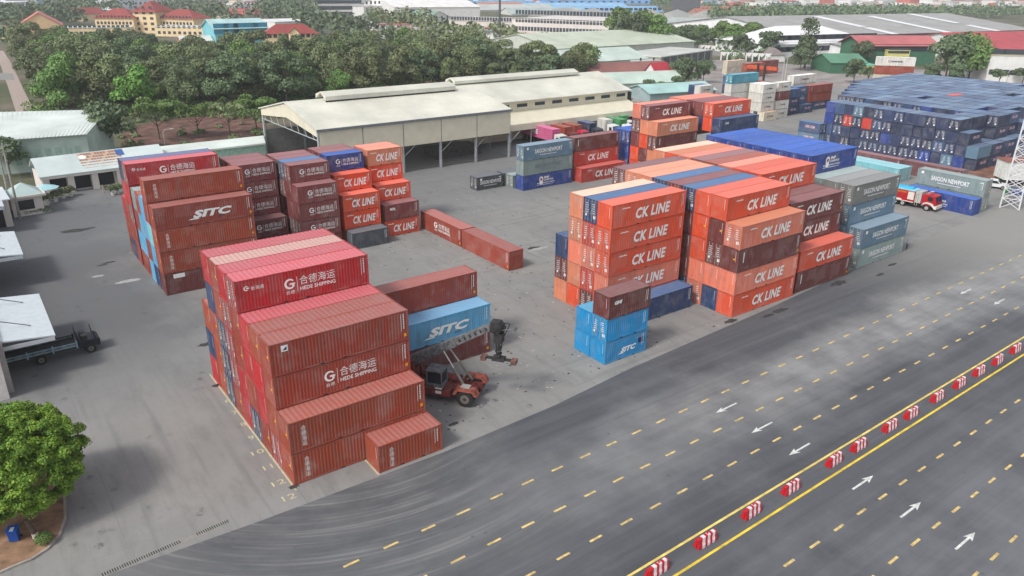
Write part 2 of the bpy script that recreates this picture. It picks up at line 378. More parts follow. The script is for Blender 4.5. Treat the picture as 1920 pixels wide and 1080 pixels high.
def stack(x, ys, L, H, cols, where, group, **kw):
    """cols: list (front to back) of lists (bottom to top) of 'colour[:text][:D doors left][:d doors right][:s sticker]'"""
    for i, (y, tiers) in enumerate(zip(ys, cols)):
        for k, sp in enumerate(tiers):
            if not sp: continue
            p = sp.split(':'); col = p[0]; t = p[1] if len(p) > 1 and p[1] else None; fl = p[2] if len(p) > 2 else ''
            roof = p[3] if len(p) > 3 else None
            tier = 'top' if k == len(tiers)-1 and k > 0 else ORD[k]
            if len(tiers) == 1: pos = 'lone %s row' % NTH[i] if len(cols) > 1 else 'on the ground'
            else: pos = '%s of %s row' % (tier, NTH[i]) if len(cols) > 1 else '%s one' % tier
            lab = '%s container%s, %s, %s' % (NM[col], (' with '+TXN[t]) if t else '', pos, where)
            container(x+rnd.uniform(-.03, .03), y, k*H, L, H, col, lab, group, t, 'L' if 'D' in fl else ('R' if 'd' in fl else None), roof=roof, sticker='s' in fl, **kw)
ysq = lambda y0, n: [y0+PW*i for i in range(n)]
# A: near left stack
stack(0, ysq(0, 9), L4, H9, [
    ['rust:stripe:s', 'rust:stripe:s'],
    ['red::D', 'rust::s', 'brown:hede:s', 'brown:square:s'],
    ['brown::s', 'red', 'red', 'rust::s:brown'],
    ['navy::D', 'brown', 'red', 'red'],
    ['red', 'red', 'brown::s', 'brown::s', 'red:hede_small:D'],
    ['brown::s', 'red::D', 'red::D', 'red::D', 'red'],
    ['navy::D', 'navy::D', 'navy::D', 'brown::s', 'brown::s:tan'],
    ['rust::s', 'rust::s', 'rust::s', 'navy', 'red'],
    ['red', 'navy', 'rust'],
], 'near left stack', 'containers in the near left stack')
container(6.285, -PW, 0, L2, H8, 'rust', 'single short rust brown container standing in front of the near left stack', 'containers in the near left stack', 'stripe')
# A2: behind the near left stack
stack(14.2, [10.6, 13.1], L4, H9, [['darkbrown::s', 'ltblue:sitc'], ['brown', 'brown', 'brown::s']], 'stack behind the crane machine', 'containers behind the reach stacker')
# B: left stack
stack(1.5, [47.3, 50.1, 52.55, 55.0, 57.45, 60.9, 63.35, 65.8], L4, H9, [
    ['darkbrown:plate', 'rust:stripe:s', 'rust:stripe:s', 'brown:sitc:s'],
    ['navy', 'ltblue', 'paleturq', 'brown', 'rust:stripe:s'],
    ['ltblue', 'brown', 'ltblue', 'ltblue'],
    ['brown', 'ltblue', 'ltblue', 'brown'],
    ['brown', 'ltblue', 'brown', 'greygreen'],
    ['brown', 'brown', 'red::D', 'red:hede_small', 'red:hede_small:D'],
    ['navy', 'brown', 'brown', 'red', 'dknavy'],
    ['darkbrown', 'brown', 'red'],
], 'tall far left stack', 'containers in the tall left stack')
g = 'short containers in the stacks before the cream shed'
stack(15.1, ysq(56.05, 4), L2, H8, [['darkbrown', 'darkbrown:hede'], ['wine:hede', 'wine:hede', 'wine:hede', 'wine:hede', 'wine:hede'], ['wine::', 'wine', 'wine', 'wine', 'wine'], ['wine', 'wine', 'wine', 'wine', 'wine']], 'stack with maroon tops', g)
stack(21.6, [51.8, 54.25, 56.7, 59.15, 61.6], L2, H8, [['darkbrown:cai:D', 'wine:hede:D', 'wine:hede', 'wine:hede'], ['wine', 'wine:hede:D', 'wine:hede', 'wine', 'wine:hede:D'], ['', '', '', 'wine::D', 'midblue::D:midblue'], ['wine', 'wine', 'wine', 'wine', 'wine::D'], ['', '', '', 'wine', 'wine']], 'stack with blue-grey roof', g)
stack(28.6, [50.1, 52.55, 55.0, 57.45, 59.9, 62.35], L2, H8, [['slate'], ['bright:ck', 'bright:ck', 'ckorange:ck'], ['bright', 'bright', 'bright', 'bright:ck'], ['wine', 'navy', 'navy', 'navy', 'blue:hede'], ['wine', 'wine', 'wine', 'wine', 'wine'], ['wine', 'wine', 'wine', 'wine', 'wine']], 'stack behind slate box', g)
stack(35.45, [52.7, 55.15, 57.6, 60.05], L2, H8, [['ckorange:ck', 'wine:mol'], ['ckorange', 'ckorange', 'ckorange:ck'], ['ckorange', 'ckorange', 'ckorange', 'bright:ck', 'peach:ck'], ['ckorange', 'ckorange', 'ckorange', 'ckorange', 'salmon']], 'stack nearest open shed', g)
# pair on the open yard
for y1, lab, t in ((54.15, 'long maroon container with white logo lying farther back on the open yard', 'hede'), (41.75, 'long plain maroon container at the near end of the pair on the open yard', None)):
    container(42.62, y1, 0, L4, H9, 'brown', lab, 'maroon containers end to end on the open yard', t, 'R' if False else None, rz=-math.pi/2, sticker=True)
# bright blue short ones near the road
g = 'short bright blue containers near the road'
container(34.5, 1.0, 0, L2, H8, 'cyan', 'bright blue container with SITC lettering, bottom of the stack of three by the road', g, 'sitc20')
container(34.5, 1.0, H8, L2, H8, 'cyan', 'bright blue container with door end in the middle of the three by the road', g, None, 'L')
container(34.6, .95, 2*H8, L2, H8, 'darkbrown', 'dark maroon short container on top of two bright blue ones by the road', g, 'cpm')
container(34.45, 3.47, 0, L2, H8, 'cyan', 'bright blue container on the ground behind the SITC one by the road', g)
container(34.5, 3.47, H8, L2, H8, 'cyan', 'bright blue container second up with its roof half covered by the maroon one beside', g)
container(41.9, 6.4, 0, L4, H9, 'navy', 'single navy container on the ground before the tall orange stack', 'containers in the big orange block', None)
# C, D, E, F: the big orange block
g = 'containers in the big orange block'
stack(41.9, ysq(8.92, 4), L4, H9, [
    ['ckorange', 'salmon:ck', 'ckorange:ck:D', 'ckorange:ck:D', 'ckorange:ck'],
    ['darkbrown::D', 'orangered::D', 'salmon::D', 'orangered::D', 'navy::D:midblue'],
    ['ckorange', 'peach', 'salmon', 'peach::D', 'peach:::palecream'],
    ['peach', 'darkbrown::D', 'navy']], 'left orange bay', g)
stack(55.4, ysq(1.2, 9), L4, H9, [
    ['ckorange:ck', 'salmon:ck', 'darkbrown:bar:s', 'salmon:ck:D:peach'],
    ['navy', 'salmon', 'darkbrown::D', 'darkbrown::s', 'ckorange:ck'],
    ['salmon::D', 'salmon', 'ckorange', 'bright::s', 'ckorange'],
    ['navy::D', 'darkbrown', 'darkbrown', 'darkbrown', 'navy::D:midblue'],
    ['salmon', 'ckorange', 'salmon', 'salmon', 'wine::D'],
    ['salmon', 'salmon', 'salmon', 'salmon', 'navy::D:midblue'],
    ['salmon', 'salmon', 'salmon', 'ckorange', 'peach'],
    ['salmon', 'salmon', 'ckorange::D', 'salmon::D', 'peach::D'],
    ['ckorange', 'darkbrown::D', 'darkbrown', 'darkbrown::D', 'mauve::D']], 'second orange bay', g)
stack(68.5, ysq(1.45, 11), L4, H9, [
    ['darkbrown:bar:s', 'ckorange:ck:D'],
    ['', 'darkbrown', 'darkbrown:ck', 'darkbrown:ck:s'],
    ['', '', '', 'darkbrown', ''],
    ['', '', '', 'ckorange', 'ckorange:ck'],
    ['', '', '', '', 'ckorange'], ['', '', '', '', 'salmon'], ['', '', '', '', 'rust'], ['', '', '', '', 'mauve'],
    ['', '', '', '', 'salmon'], ['', '', '', '', 'bright:::peach'], ['salmon', 'salmon', 'peach', 'ckorange', 'peach:::palecream']], 'third orange bay', g)
stack(84., ysq(2.05, 12), L4, H9, [
    ['greygreen:saigon:D', 'saigon:saigon:D'],
    ['', 'saigon', 'saigon:saigon:D', 'grey:saigon:D'],
    ['', '', '', 'grey::', ''], ['', '', '', 'greygreen', '']]+[['', '', '', 'blue', 'blue:snp' if i == 0 else 'blue'] for i in range(8)], 'right blue-topped bay', g)
# single and short stacks behind the block
g = 'containers standing on the yard behind the big block'
stack(70.4, [63.3], L4, H9, [['blue:snp', 'greygreen:saigon_ghost', 'saigon:saigon:D']], 'stack of three near shed', g)
container(63.1, 68.4, 0, L2, H8, 'slate', 'slate blue short container with SAIGON NEWPORT lettering alone before the cream shed', g, 'saigon20', 'L')
container(69.9, 66.0, 0, L2, H8, 'greygreen', 'grey green short container with door end tucked behind the royal blue box', g, None, 'L')
container(69.6, 68.5, 0, L2, H8, 'slate', 'slate short container with door end between two others before the cream shed', g, None, 'L')
stack(83.8, [61.7, 64.2], L4, H9, [['orangered:ck'], ['orangered', 'orangered:ck', 'darkbrown:bar:D']], 'red stack by trucks', g)
stack(98.4, [55.9, 58.35, 60.8, 63.6, 66.05], L4, H9, [
    ['darkbrown', 'peach', 'darkbrown:bar:D', 'peach:ck'], ['peach', 'darkbrown', 'bright', 'peach', 'wine:ck:D'],
    ['bright', 'bright', 'wine', 'darkbrown::D', 'salmon'], ['blue::D', 'blue', 'blue::D'], ['blue', 'blue', 'blue']], 'left tall far stack', g)
stack(111.9, ysq(51.0, 6), L4, H9, [
    ['navy', 'navy', 'navy', 'navy:cai'], ['', '', '', 'bright', 'ckorange:ck:D'], ['', '', '', 'navy', 'wine'],
    ['', '', '', '', 'wine'], ['', '', '', '', 'salmon'], ['', '', 'wine', 'wine', 'salmon']], 'right tall far stack', g)
g = 'white and blue container stacks far behind the blue roofs'
stack(175.6, [86.8, 88.2, 90.7], L2, H8, [['palecream:inter'], ['', 'white:inter', 'white:inter', 'white:inter'], ['white', 'white', 'white', 'white::D']], 'white far stack', g, full=False)
stack(183., [88.4], L2, H8, [['white:inter', 'white:inter', 'wine:bar', 'white:inter']], 'white and wine far stack', g, full=False)
stack(168.5, [94.], L4, H8, [['white', 'white', 'white', 'white', 'teal::D']], 'far stack with teal top', g, full=False)
stack(190.6, [89.8], L2, H8, [['navy:cma', 'navy:cma', 'midblue']], 'navy far stack', g, full=False)
stack(197.4, [89.4], L2, H8, [['navy:cma'] ], 'before the far dusty blue pair', g, full=False)
stack(197.4, [92.0], L2, H8, [['navy', 'midblue:cma', 'midblue:cma']], 'dusty blue far pair', g, full=False)
stack(204., [91.6], L4, H8, [['navy:cma', 'brown', 'brown:bar']], 'brown stack beside blue yard', g, full=False)
stack(202., [96.5], L4, H8, [['palecream', 'palecream', 'palecream', 'white:inter']], 'behind the far brown stack', g, full=False)
stack(173.5, [109.5, 112.], L2, H8, [['navy', 'navy', 'white:inter'], ['navy', 'navy', 'navy']], 'stack beyond the shed roofs', g, full=False)
stack(196., [117.], L4, H9, [['palecream', 'navy:cma', 'midblue:cma']], 'dark stack by orange crane', g, full=False)
for k, (cc, tx) in enumerate((('palecream', None), ('rust', None), ('palecream', 'inter'), ('rust', None), ('white', 'inter'))):
    container(244.5, 94, k*H9, L4, H9, cc, '%s container, %s of the angled stack beyond the blue yard' % (NM[cc]+(' interasia' if tx else ''), ORD[k] if k < 4 else 'topmost'), g, tx, None, rz=R(-48.6), full=False)
# rotated ones right of the block (long axis towards the road)
g = 'containers turned crosswise near the fire engine'
def crosswise(x, y, z, H, col, label, txt=None, doors='R', L=L4, full=True, roof=None): return container(x, y, z, L, H, col, label, g, txt, doors, rz=-math.pi/2, full=full, roof=roof)
crosswise(125.4, 17.4, 0, H9, 'blue', 'royal blue container on the ground right beside the fire engine', 'snp', None)
crosswise(128.6, 17.6, 0, H9, 'greygreen', 'grey green container on the ground under the weathered SAIGON NEWPORT one')
crosswise(128.6, 17.6, H9, H9, 'greygreen', 'weathered grey green SAIGON NEWPORT container raised above the royal blue one', 'saigon')
crosswise(137.4, 37.6, 0, H9, 'paleturq', 'pale turquoise container with bright roof behind the royal blue roofs', roof=(170, 228, 236))
crosswise(139.9, 37.6, 0, H9, 'paleturq', 'greyer turquoise container side by side behind the bright turquoise roof', roof=(150, 200, 210))
crosswise(146.0, 42., 0, H9, 'mauve', 'dull mauve container farther left in the line before the blue yard')
crosswise(146.5, 29.5, 0, H9, 'mauve', 'dull mauve container nearer the road in the line before the blue yard')
# the blue yard: short containers, ends towards the camera
g = 'blue containers of the far yard'
C['yardnavy'] = (42, 60, 96); NM['yardnavy'] = 'deep navy'; BL = ['yardnavy', 'yardnavy', 'dknavy', 'navy', 'midblue', 'dknavy', 'yardnavy', 'dknavy', 'saigon', 'yardnavy', 'blue', 'midblue']
yr = random.Random(11); nM = 0
NN = ['first', 'second', 'third', 'fourth', 'fifth', 'sixth', 'seventh', 'eighth', 'ninth', 'tenth', 'eleventh', 'twelfth', 'thirteenth', 'fourteenth', 'fifteenth', 'sixteenth', 'seventeenth', 'eighteenth', 'nineteenth', 'twentieth', 'last', 'outermost']
def yard_col(x, y, nt, row, col, facel, facer, low):
    global nM
    for k in range(low, nt):
        sx, sy = see((x, y, k*H8+2)); 
        if sx > 1990 or sx < -50: continue
        cc = yr.choice(BL)
        if row == 0 and k == 2 and col in (10, 12): cc = 'orangered'
        if row == 5 and col == 9 and k == nt-1: cc = 'orangered'
        dr = 'L' if (facel and yr.random() < .5) else None
        container(x+yr.uniform(-.2, .2), y, k*H8, L2, H8, cc, '%s container, %s tier, %s column from road, %s row of blue yard' % (NM[cc], ['bottom', 'second', 'third', 'fourth'][k], NN[col], NN[row]), g,
                  'cma' if facer and yr.random() < .8 else None, dr, full=False, roof=yr.choice(((96, 122, 152), (108, 130, 156), (118, 142, 168), (90, 108, 138))) if cc != 'orangered' else None)
        nM += 1
rows = [(161.6, 21.4, 15)] + [(174.5+6.35*i, 21.6+.5*i, 17+min(i, 5)) for i in range(11)]
for r_, (x, y0, n) in enumerate(rows):
    for c_ in range(n):
        nt = 4
        if r_ == 0: nt = 2 if c_ < 1 else (3 if c_ < 2 else 4)
        elif c_ == 0: nt = 3 if r_ > 2 else 2
        elif yr.random() < .035: nt = 3
        y = y0+2.5*c_
        fr = c_ < 2; low = 0 if (r_ == 0 or c_ == 0) else (2 if (r_ == 1 or c_ < 3) else 3)
        yard_col(x, y, nt, r_, min(c_, 21), r_ < 2, fr, min(low, nt-1))
for c_ in range(4): yard_col(168., 21.4+2.5*c_, 4 if c_ > 1 else 2, 12, c_, False, c_ < 2, 0)
crosswise(158.6, 63.8, 0, H8, 'saigon', 'dusty blue container on the ground crosswise at the left end of the blue yard', 'cma', L=L2, full=False)
crosswise(158.6, 63.8, H8, H8, 'midblue', 'mid blue container stacked crosswise at the left end of the blue yard', 'cma', L=L2, full=False)
print('yard containers', nM)

# the 300 containers that show largest become things of their own, all others one object
from mathutils.bvhtree import BVHTree
vv, ff = [], []
for sp in SPECS:
    x, y, z, L, H = sp[:5]; mt = Matrix.Translation((x, y, z)) @ Matrix.Rotation(sp[10], 4, 'Z'); b = MB(); b.box(0, 0, 0, L, WD, H-.02, mt)
    n = len(vv); vv += b.v; ff += [tuple(n+k for k in f) for f in b.f]
bvh = BVHTree.FromPolygons(vv, ff)
hits = [0]*len(SPECS)
for py in range(100, 920, 3):
    for px in range(200, 1920, 3):
        d_ = FW*FPX+RT*(px-960)-UP*(py-540); d_.normalize()
        h_ = bvh.ray_cast(Vector(CAM), d_)
        if h_[2] is not None: hits[h_[2]//6] += 1
order = sorted(range(len(SPECS)), key=lambda i: -hits[i]); keep = set(i for i in order[:300] if hits[i] > 0)
print('visible containers', sum(h > 0 for h in hits), 'smallest kept', hits[order[299]])
def merged_rest(idx):
    def vcol_mat(src, name):
        m = src.copy(); m.name = name
        for n_ in list(m.node_tree.nodes):
            if n_.type == 'OBJECT_INFO':
                a = m.node_tree.nodes.new('ShaderNodeAttribute'); a.attribute_name = 'Col'
                for l_ in list(m.node_tree.links):
                    if l_.from_node == n_ and l_.from_socket.name == 'Color': m.node_tree.links.new(a.outputs['Color'], l_.to_socket)
        return m
    mats = [vcol_mat(M_SIDE, 'container_paint_merged'), vcol_mat(M_ROOF, 'container_roof_merged'), M_DARK, M_WHITE, M_BAR, M_BLACKT, M_REDT, M_PINKT, M_DKBL, M_GHOST]
    V, F, MI, VC = [], [], [], []; n = 0
    def add(me, mt, c):
        nonlocal n
        V.extend(tuple(mt @ v.co) for v in me.vertices); VC.extend([(*c[:3], 1)]*len(me.vertices))
        for p in me.polygons:
            F.append(tuple(n+k for k in p.vertices)); m0 = me.materials[p.material_index]
            MI.append(0 if m0 == M_SIDE else 1 if m0 == M_ROOF else mats.index(m0) if m0 in mats else 2)
        n += len(me.vertices)
    for i in idx:
        x, y, z, L, H, col, label, group, txt, doors, rz, roof, full, sticker, idm = SPECS[i]
        d = cont_meshes(L, H-.012); c, rc = cont_cols(col, roof); mt = Matrix.Translation((x, y, z)) @ Matrix.Rotation(rz, 4, 'Z')
        add(d['frame'], mt, c); add(d['roof'], mt, rc)
        if hits[i] == 0: continue
        add(d['side'], mt, c)
        if doors == 'L':
            for s_ in (0, 1): add(d['door%d' % s_], mt, c); add(d['mark%d' % s_], mt, c); add(d['bar%d0' % s_], mt, c); add(d['bar%d1' % s_], mt, c)
        else: add(d['end'], mt, c)
        if txt:
            for nm, me in lettering(txt, L, H-.012): add(me, mt, c)
    me = bpy.data.meshes.new('stacked_containers'); me.from_pydata(V, [], F)
    for m in mats: me.materials.append(m)
    me.polygons.foreach_set('material_index', MI)
    ca = me.color_attributes.new('Col', 'FLOAT_COLOR', 'POINT'); ca.data.foreach_set('color', [c for v in VC for c in v])
    o = link('stacked_containers', me); o['kind'] = 'stuff'; tag(o, 'remaining small blue and mixed containers stacked deep in the far yard', 'containers')
for i in sorted(keep): make_container(*SPECS[i])
merged_rest([i for i in range(len(SPECS)) if i not in keep])
# ------------------------------------------------------------------ ground, yard, road
def ground_mat():
    b = NB('soil_and_grass'); v = b.tc()
    n1 = b.noise(v, .02, 5); n2 = b.noise(v, .4, 5, .7)
    c = b.mix(b.ramp(n1, .42, .6), (.07, .085, .03), (.17, .14, .1)); c = b.mix(b.ramp(n2, .4, .75, 0, .5), c, (.05, .06, .025))
    return b.out(c, .95)
def yard_mat():
    b = NB('yard_concrete'); v = b.tc(); sp = b.n('SeparateXYZ'); b.l(v, sp.inputs[0]); X, Y = sp.outputs[0], sp.outputs[1]
    big = b.noise(v, .045, 5, .6); med = b.noise(v, .3, 6, .65); fine = b.noise(v, 3., 5, .7)
    c = b.mix(b.ramp(big, .35, .65), (.212, .21, .202), (.275, .27, .258))
    c = b.mix(b.ramp(med, .42, .75, 0, .55), c, (.18, .177, .168)); pat = b.noise(b.tc((.3, .05, 1)), .5, 5, .6); c = b.mix(b.ramp(pat, .48, .7, 0, .4), c, (.3, .29, .27))
    wob = b.math('ADD', X, b.ramp(b.noise(v, .06, 4), .2, .8, -14, 14))          # darker towards the left part of the yard
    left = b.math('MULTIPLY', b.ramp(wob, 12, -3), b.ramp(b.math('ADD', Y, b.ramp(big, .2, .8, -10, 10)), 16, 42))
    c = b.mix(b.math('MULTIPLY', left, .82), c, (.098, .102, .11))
    far = b.math('MULTIPLY', b.ramp(b.math('ADD', Y, b.math('MULTIPLY', X, .12)), 60, 76), b.ramp(X, 100, 80)); c = b.mix(b.math('MULTIPLY', far, .5), c, (.135, .14, .145))  # shade of the corridors towards the shed, painted into the yard colour
    sc = b.noise(b.tc((.5, .12, 1)), 1.2, 5, .7); c = b.mix(b.ramp(sc, .5, .72, 0, .45), c, (.12, .12, .12))
    vo = b.n('TexVoronoi'); vo.inputs['Scale'].default_value = .55; vo.inputs['Randomness'].default_value = 1; b.l(v, vo.inputs['Vector'])
    msk = b.math('MULTIPLY', b.ramp(vo.outputs['Distance'], .24, .12), b.ramp(b.noise(v, .08, 3), .5, .58))
    c = b.mix(b.math('MULTIPLY', b.math('MULTIPLY', msk, b.ramp(fine, .42, .6)), .8), c, (.045, .042, .038))   # dark dirt crumbs
    c = b.mix(b.ramp(fine, .62, .8, 0, .35), c, (.42, .4, .37))
    for A_, sc_ in ((X, 6.2), (Y, 5.1)):
        jt = b.math('PINGPONG', b.math('ADD', A_, b.ramp(fine, .2, .8, -.02, .02)), sc_/2); c = b.mix(b.math('MULTIPLY', b.ramp(jt, .045, .02), b.ramp(big, .42, .6, .0, .35)), c, (.1, .098, .095))
    tk = b.noise(b.tc((.9, .035, 1)), 1., 3, .5); c = b.mix(b.math('MULTIPLY', b.ramp(tk, .56, .68, 0, .35), b.ramp(X, 14, 0)), c, (.13, .13, .13))
    tk2 = b.noise(b.tc((.04, .9, 1)), 1., 3, .5); c = b.mix(b.math('MULTIPLY', b.ramp(tk2, .56, .68, 0, .35), b.ramp(X, 14, 30)), c, (.14, .135, .13))
    return b.out(c, .9, bump=fine, bs=.25, bd=.02)
def road_mat():
    b = NB('road_asphalt'); v = b.tc(); sp = b.n('SeparateXYZ'); b.l(v, sp.inputs[0]); X, Y = sp.outputs[0], sp.outputs[1]
    st = b.noise(b.tc((.018, .55, 1)), 1., 6, .62); st2 = b.noise(b.tc((.05, 1.9, 1)), 1., 5, .65); med = b.noise(v, .22, 5); fine = b.noise(v, 4., 4, .7)
    c = b.mix(b.ramp(st, .34, .68), (.06, .064, .073), (.105, .109, .119))
    pt0 = b.noise(v, .06, 5, .65); dust = b.math('MULTIPLY', b.ramp(b.math('ADD', Y, b.ramp(pt0, .3, .7, -3, 3)), -19, -13), b.ramp(b.math('ADD', Y, b.ramp(pt0, .3, .7, -2, 2)), -5.5, -9.5)); right = b.ramp(X, 8, 70)
    dd = b.math('MULTIPLY', b.math('MULTIPLY', dust, b.ramp(med, .3, .65, .4, 1)), b.math('ADD', b.math('MULTIPLY', right, .6), .35)); c = b.mix(dd, c, (.31, .31, .305)); c = b.mix(b.math('MULTIPLY', b.math('MULTIPLY', b.ramp(Y, -25, -33), b.ramp(pt0, .42, .62)), .55), c, (.2, .205, .215))
    c = b.mix(b.ramp(st2, .45, .75, 0, .3), c, (.07, .073, .08))
    c = b.mix(b.ramp(st2, .45, .22, 0, .14), c, (.24, .24, .24))
    # curved tyre scrub where lorries turn into the yard
    dx = b.math('SUBTRACT', X, 9.); dy = b.math('SUBTRACT', Y, 12.5); r = b.math('SQRT', b.math('ADD', b.math('MULTIPLY', dx, dx), b.math('MULTIPLY', dy, dy)))
    th = b.math('ARCTAN2', dy, dx); cb = b.n('CombineXYZ'); b.l(b.math('MULTIPLY', r, 3.6), cb.inputs[0]); b.l(b.math('MULTIPLY', th, .9), cb.inputs[1])
    tr = b.noise(cb.outputs[0], 1., 3, .55); cb2 = b.n('CombineXYZ'); b.l(b.math('MULTIPLY', r, .55), cb2.inputs[0]); b.l(b.math('MULTIPLY', th, 2.2), cb2.inputs[1]); tr2 = b.noise(cb2.outputs[0], 1., 5, .65)
    mk = b.math('MULTIPLY', b.math('MULTIPLY', b.ramp(r, 13, 15.5), b.ramp(r, 34, 25)), b.ramp(X, 20, 6))
    mk = b.math('MULTIPLY', mk, b.ramp(X, -24, -8))
    c = b.mix(b.math('MULTIPLY', mk, .8), c, b.mix(b.math('MULTIPLY', b.ramp(tr, .5, .72), b.ramp(tr2, .38, .6)), b.mix(b.ramp(tr2, .35, .65), (.07, .073, .08), (.125, .127, .13)), (.25, .25, .25)))
    vs2 = b.n('TexVoronoi'); vs2.inputs['Scale'].default_value = .35; b.l(v, vs2.inputs['Vector']); c = b.mix(b.ramp(vs2.outputs['Distance'], .07, .02, 0, .55), c, (.045, .045, .05))
    ln = b.noise(b.tc((.008, 2.6, 1)), 1., 2, .5); c = b.mix(b.ramp(ln, .6, .7, 0, .22), c, (.055, .057, .062)); pt = b.noise(v, .09, 6, .7); c = b.mix(b.ramp(pt, .5, .7, 0, .3), c, (.2, .2, .2))
    c = b.mix(b.math('MULTIPLY', b.ramp(X, -6, -18), .6), c, (.25, .25, .24))
    far = b.ramp(X, 75, 115); c = b.mix(b.math('MULTIPLY', b.math('MULTIPLY', far, b.ramp(Y, -16, -6)), .8), c, (.3, .29, .265))
    c = b.mix(b.ramp(fine, .6, .85, 0, .3), c, (.3, .3, .3))
    return b.out(c, .8, bump=fine, bs=.2, bd=.015)
def flat(name, pts, z, mat, kind='structure'):
    m = MB(); m.poly([(p[0], p[1], z) for p in pts]); o = m.build(name, mat); o['kind'] = kind; return o
flat('ground', [(-2500, -600), (3500, -600), (5200, 5200), (-2500, 5200)], -.012, ground_mat())
flat('road', [(-120, -75), (420, -75), (420, 30), (-120, 30)], -.004, road_mat())
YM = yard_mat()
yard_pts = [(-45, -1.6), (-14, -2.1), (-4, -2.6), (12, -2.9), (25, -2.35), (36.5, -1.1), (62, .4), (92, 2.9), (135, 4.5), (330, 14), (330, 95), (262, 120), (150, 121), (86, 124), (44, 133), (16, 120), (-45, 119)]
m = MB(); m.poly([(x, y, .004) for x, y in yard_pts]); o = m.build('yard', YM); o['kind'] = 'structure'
M_LY = plain((214, 186, 120), .8, vary=.25, sc=2.); M_LY2 = plain((232, 200, 60), .8, vary=.2, sc=1.); M_LW = plain((212, 212, 208), .8, vary=.2, sc=2.)
SL = .0155
def mark_quad(mb, x0, x1, y, w_): mb.quad((x0, y+SL*x0-w_/2, .008), (x1, y+SL*x1-w_/2, .008), (x1, y+SL*x1+w_/2, .008), (x0, y+SL*x0+w_/2, .008))
m = MB()
for y0, xs in ((-10.72, -1), (-14.84, -6), (-18.98, 0), (-28.93, 10), (-33.17, 20), (-37.3, 28)):
    k = 0
    while True:
        x = -.1+3.13*k; k += 1
        if x > 165: break
        if x < xs: continue
        mark_quad(m, x-.6, x+.6, y0, .2)
o = m.build('lane_dashes', M_LY); o['kind'] = 'structure'
m = MB(); mark_quad(m, -40, 240, -23.12, .2); o = m.build('left_edge_line', plain((230, 204, 110), .8, vary=.2, sc=1.)); o['kind'] = 'structure'
m = MB(); mark_quad(m, -40, 240, -25.0, .2); o = m.build('right_edge_line', M_LY2); o['kind'] = 'structure'
m = MB()
for x, y, s in [(38.1, -12.24, -1), (38, -16.4, -1), (37.8, -20.5, -1), (37.9, -26.4, 1), (37.7, -30.5, 1), (37.5, -34.7, 1), (88, -11.2, -1), (87.9, -15.4, -1), (87.7, -19.5, -1)]:
    m.poly([(x+s*a, y+b+SL*a*s, .008) for a, b in ((-1.55, -.09), (.55, -.09), (.3, -.34), (1.55, 0), (.3, .34), (.55, .09), (-1.55, .09))])
o = m.build('lane_arrows', M_LW); o['kind'] = 'structure'
m = MB()
for s, px, py in (('6', 429, 750), ('7', 443, 772), ('8', 459, 794), ('9', 474, 819), ('10', 486, 846), ('11', 505, 874), ('12', 525, 903), ('12', 545, 930)):
    p = at(px, py); wd = .5 if len(s) == 1 else (.75 if s == '11' else 1.05)
    put_text(m, s, 0, 0, wd, .68, bold=.0, plane=lambda u, v: (p.x-wd/2-.15+u, p.y-.4+v, .012))
m.quad((-.2, -.6, .0085), (-.06, -.6, .0085), (-.06, 23, .0085), (-.2, 23, .0085))
m.quad((6.1, -2.6, .0085), (6.24, -2.6, .0085), (6.24, .3, .0085), (6.1, .3, .0085))
o = m.build('bay_numbers', plain((196, 186, 150), .8, vary=.15, sc=3.)); o['kind'] = 'structure'
# drain channel with slotted covers
pa, pb = at(190, 1079), at(425, 978); m = MB(); d = (pb-pa); Ld = d.length; d.normalize(); n_ = Vector((-d.y, d.x, 0))
m.quad(pa-n_*.28+Vector((0, 0, .009)), pb-n_*.28+Vector((0, 0, .009)), pb+n_*.28+Vector((0, 0, .009)), pa+n_*.28+Vector((0, 0, .009)))
m.cur = 1; k = 0
while k*.16 < Ld:
    if (k//8) % 5 != 4 or k*.16 < Ld*.6:
        q = pa+d*(k*.16+.05); m.quad(q-n_*.2+Vector((0, 0, .013)), q-n_*.2+d*.07+Vector((0, 0, .013)), q+n_*.2+d*.07+Vector((0, 0, .013)), q+n_*.2+Vector((0, 0, .013)))
    k += 1
o = m.build('drain_channel', [plain((140, 138, 132)), M_DARK]); o['kind'] = 'structure'
# puddles of dark patching and pale repairs on the yard
def blob(px, py, rx, ry, seed, z=.0095):
    c = at(px, py); r_ = random.Random(seed); n = 22; a0 = [r_.uniform(.65, 1.15) for _ in range(n)]
    return [(c.x+math.cos(2*math.pi*k/n)*rx*a0[k], c.y+math.sin(2*math.pi*k/n)*ry*a0[k], z) for k in range(n)]
m = MB(); m.cur = 0
for a in ((145, 432, 2.6, 1.1), (205, 492, 1.0, .4), (192, 497, .8, .3), (385, 646, .9, .5), (408, 722, .6, .35), (432, 727, .4, .5), (1572, 531, 1.7, .6), (1673, 496, 1.2, .35), (1000, 465, 1.2, .6), (1370, 602, 1.2, .5), (1463, 582, 1.4, .5), (1180, 640, 1., .3), (850, 795, .6, .3), (1440, 592, 1.2, .3), (552, 912, .5, .3), (1650, 515, 1., .3)):
    m.poly(blob(*a, seed=int(a[0])))
m.cur = 1
for a in ((184, 518, .8, .4), (240, 527, 1.7, .6), (310, 463, 5., .35), (920, 472, 1.2, .5), (1010, 466, 2., .5)): m.poly(blob(*a, seed=int(a[0]), z=.0105))
o = m.build('ground_patches', [plain((62, 60, 58), .9, vary=.3), plain((165, 165, 162), .9)]); o['kind'] = 'structure'
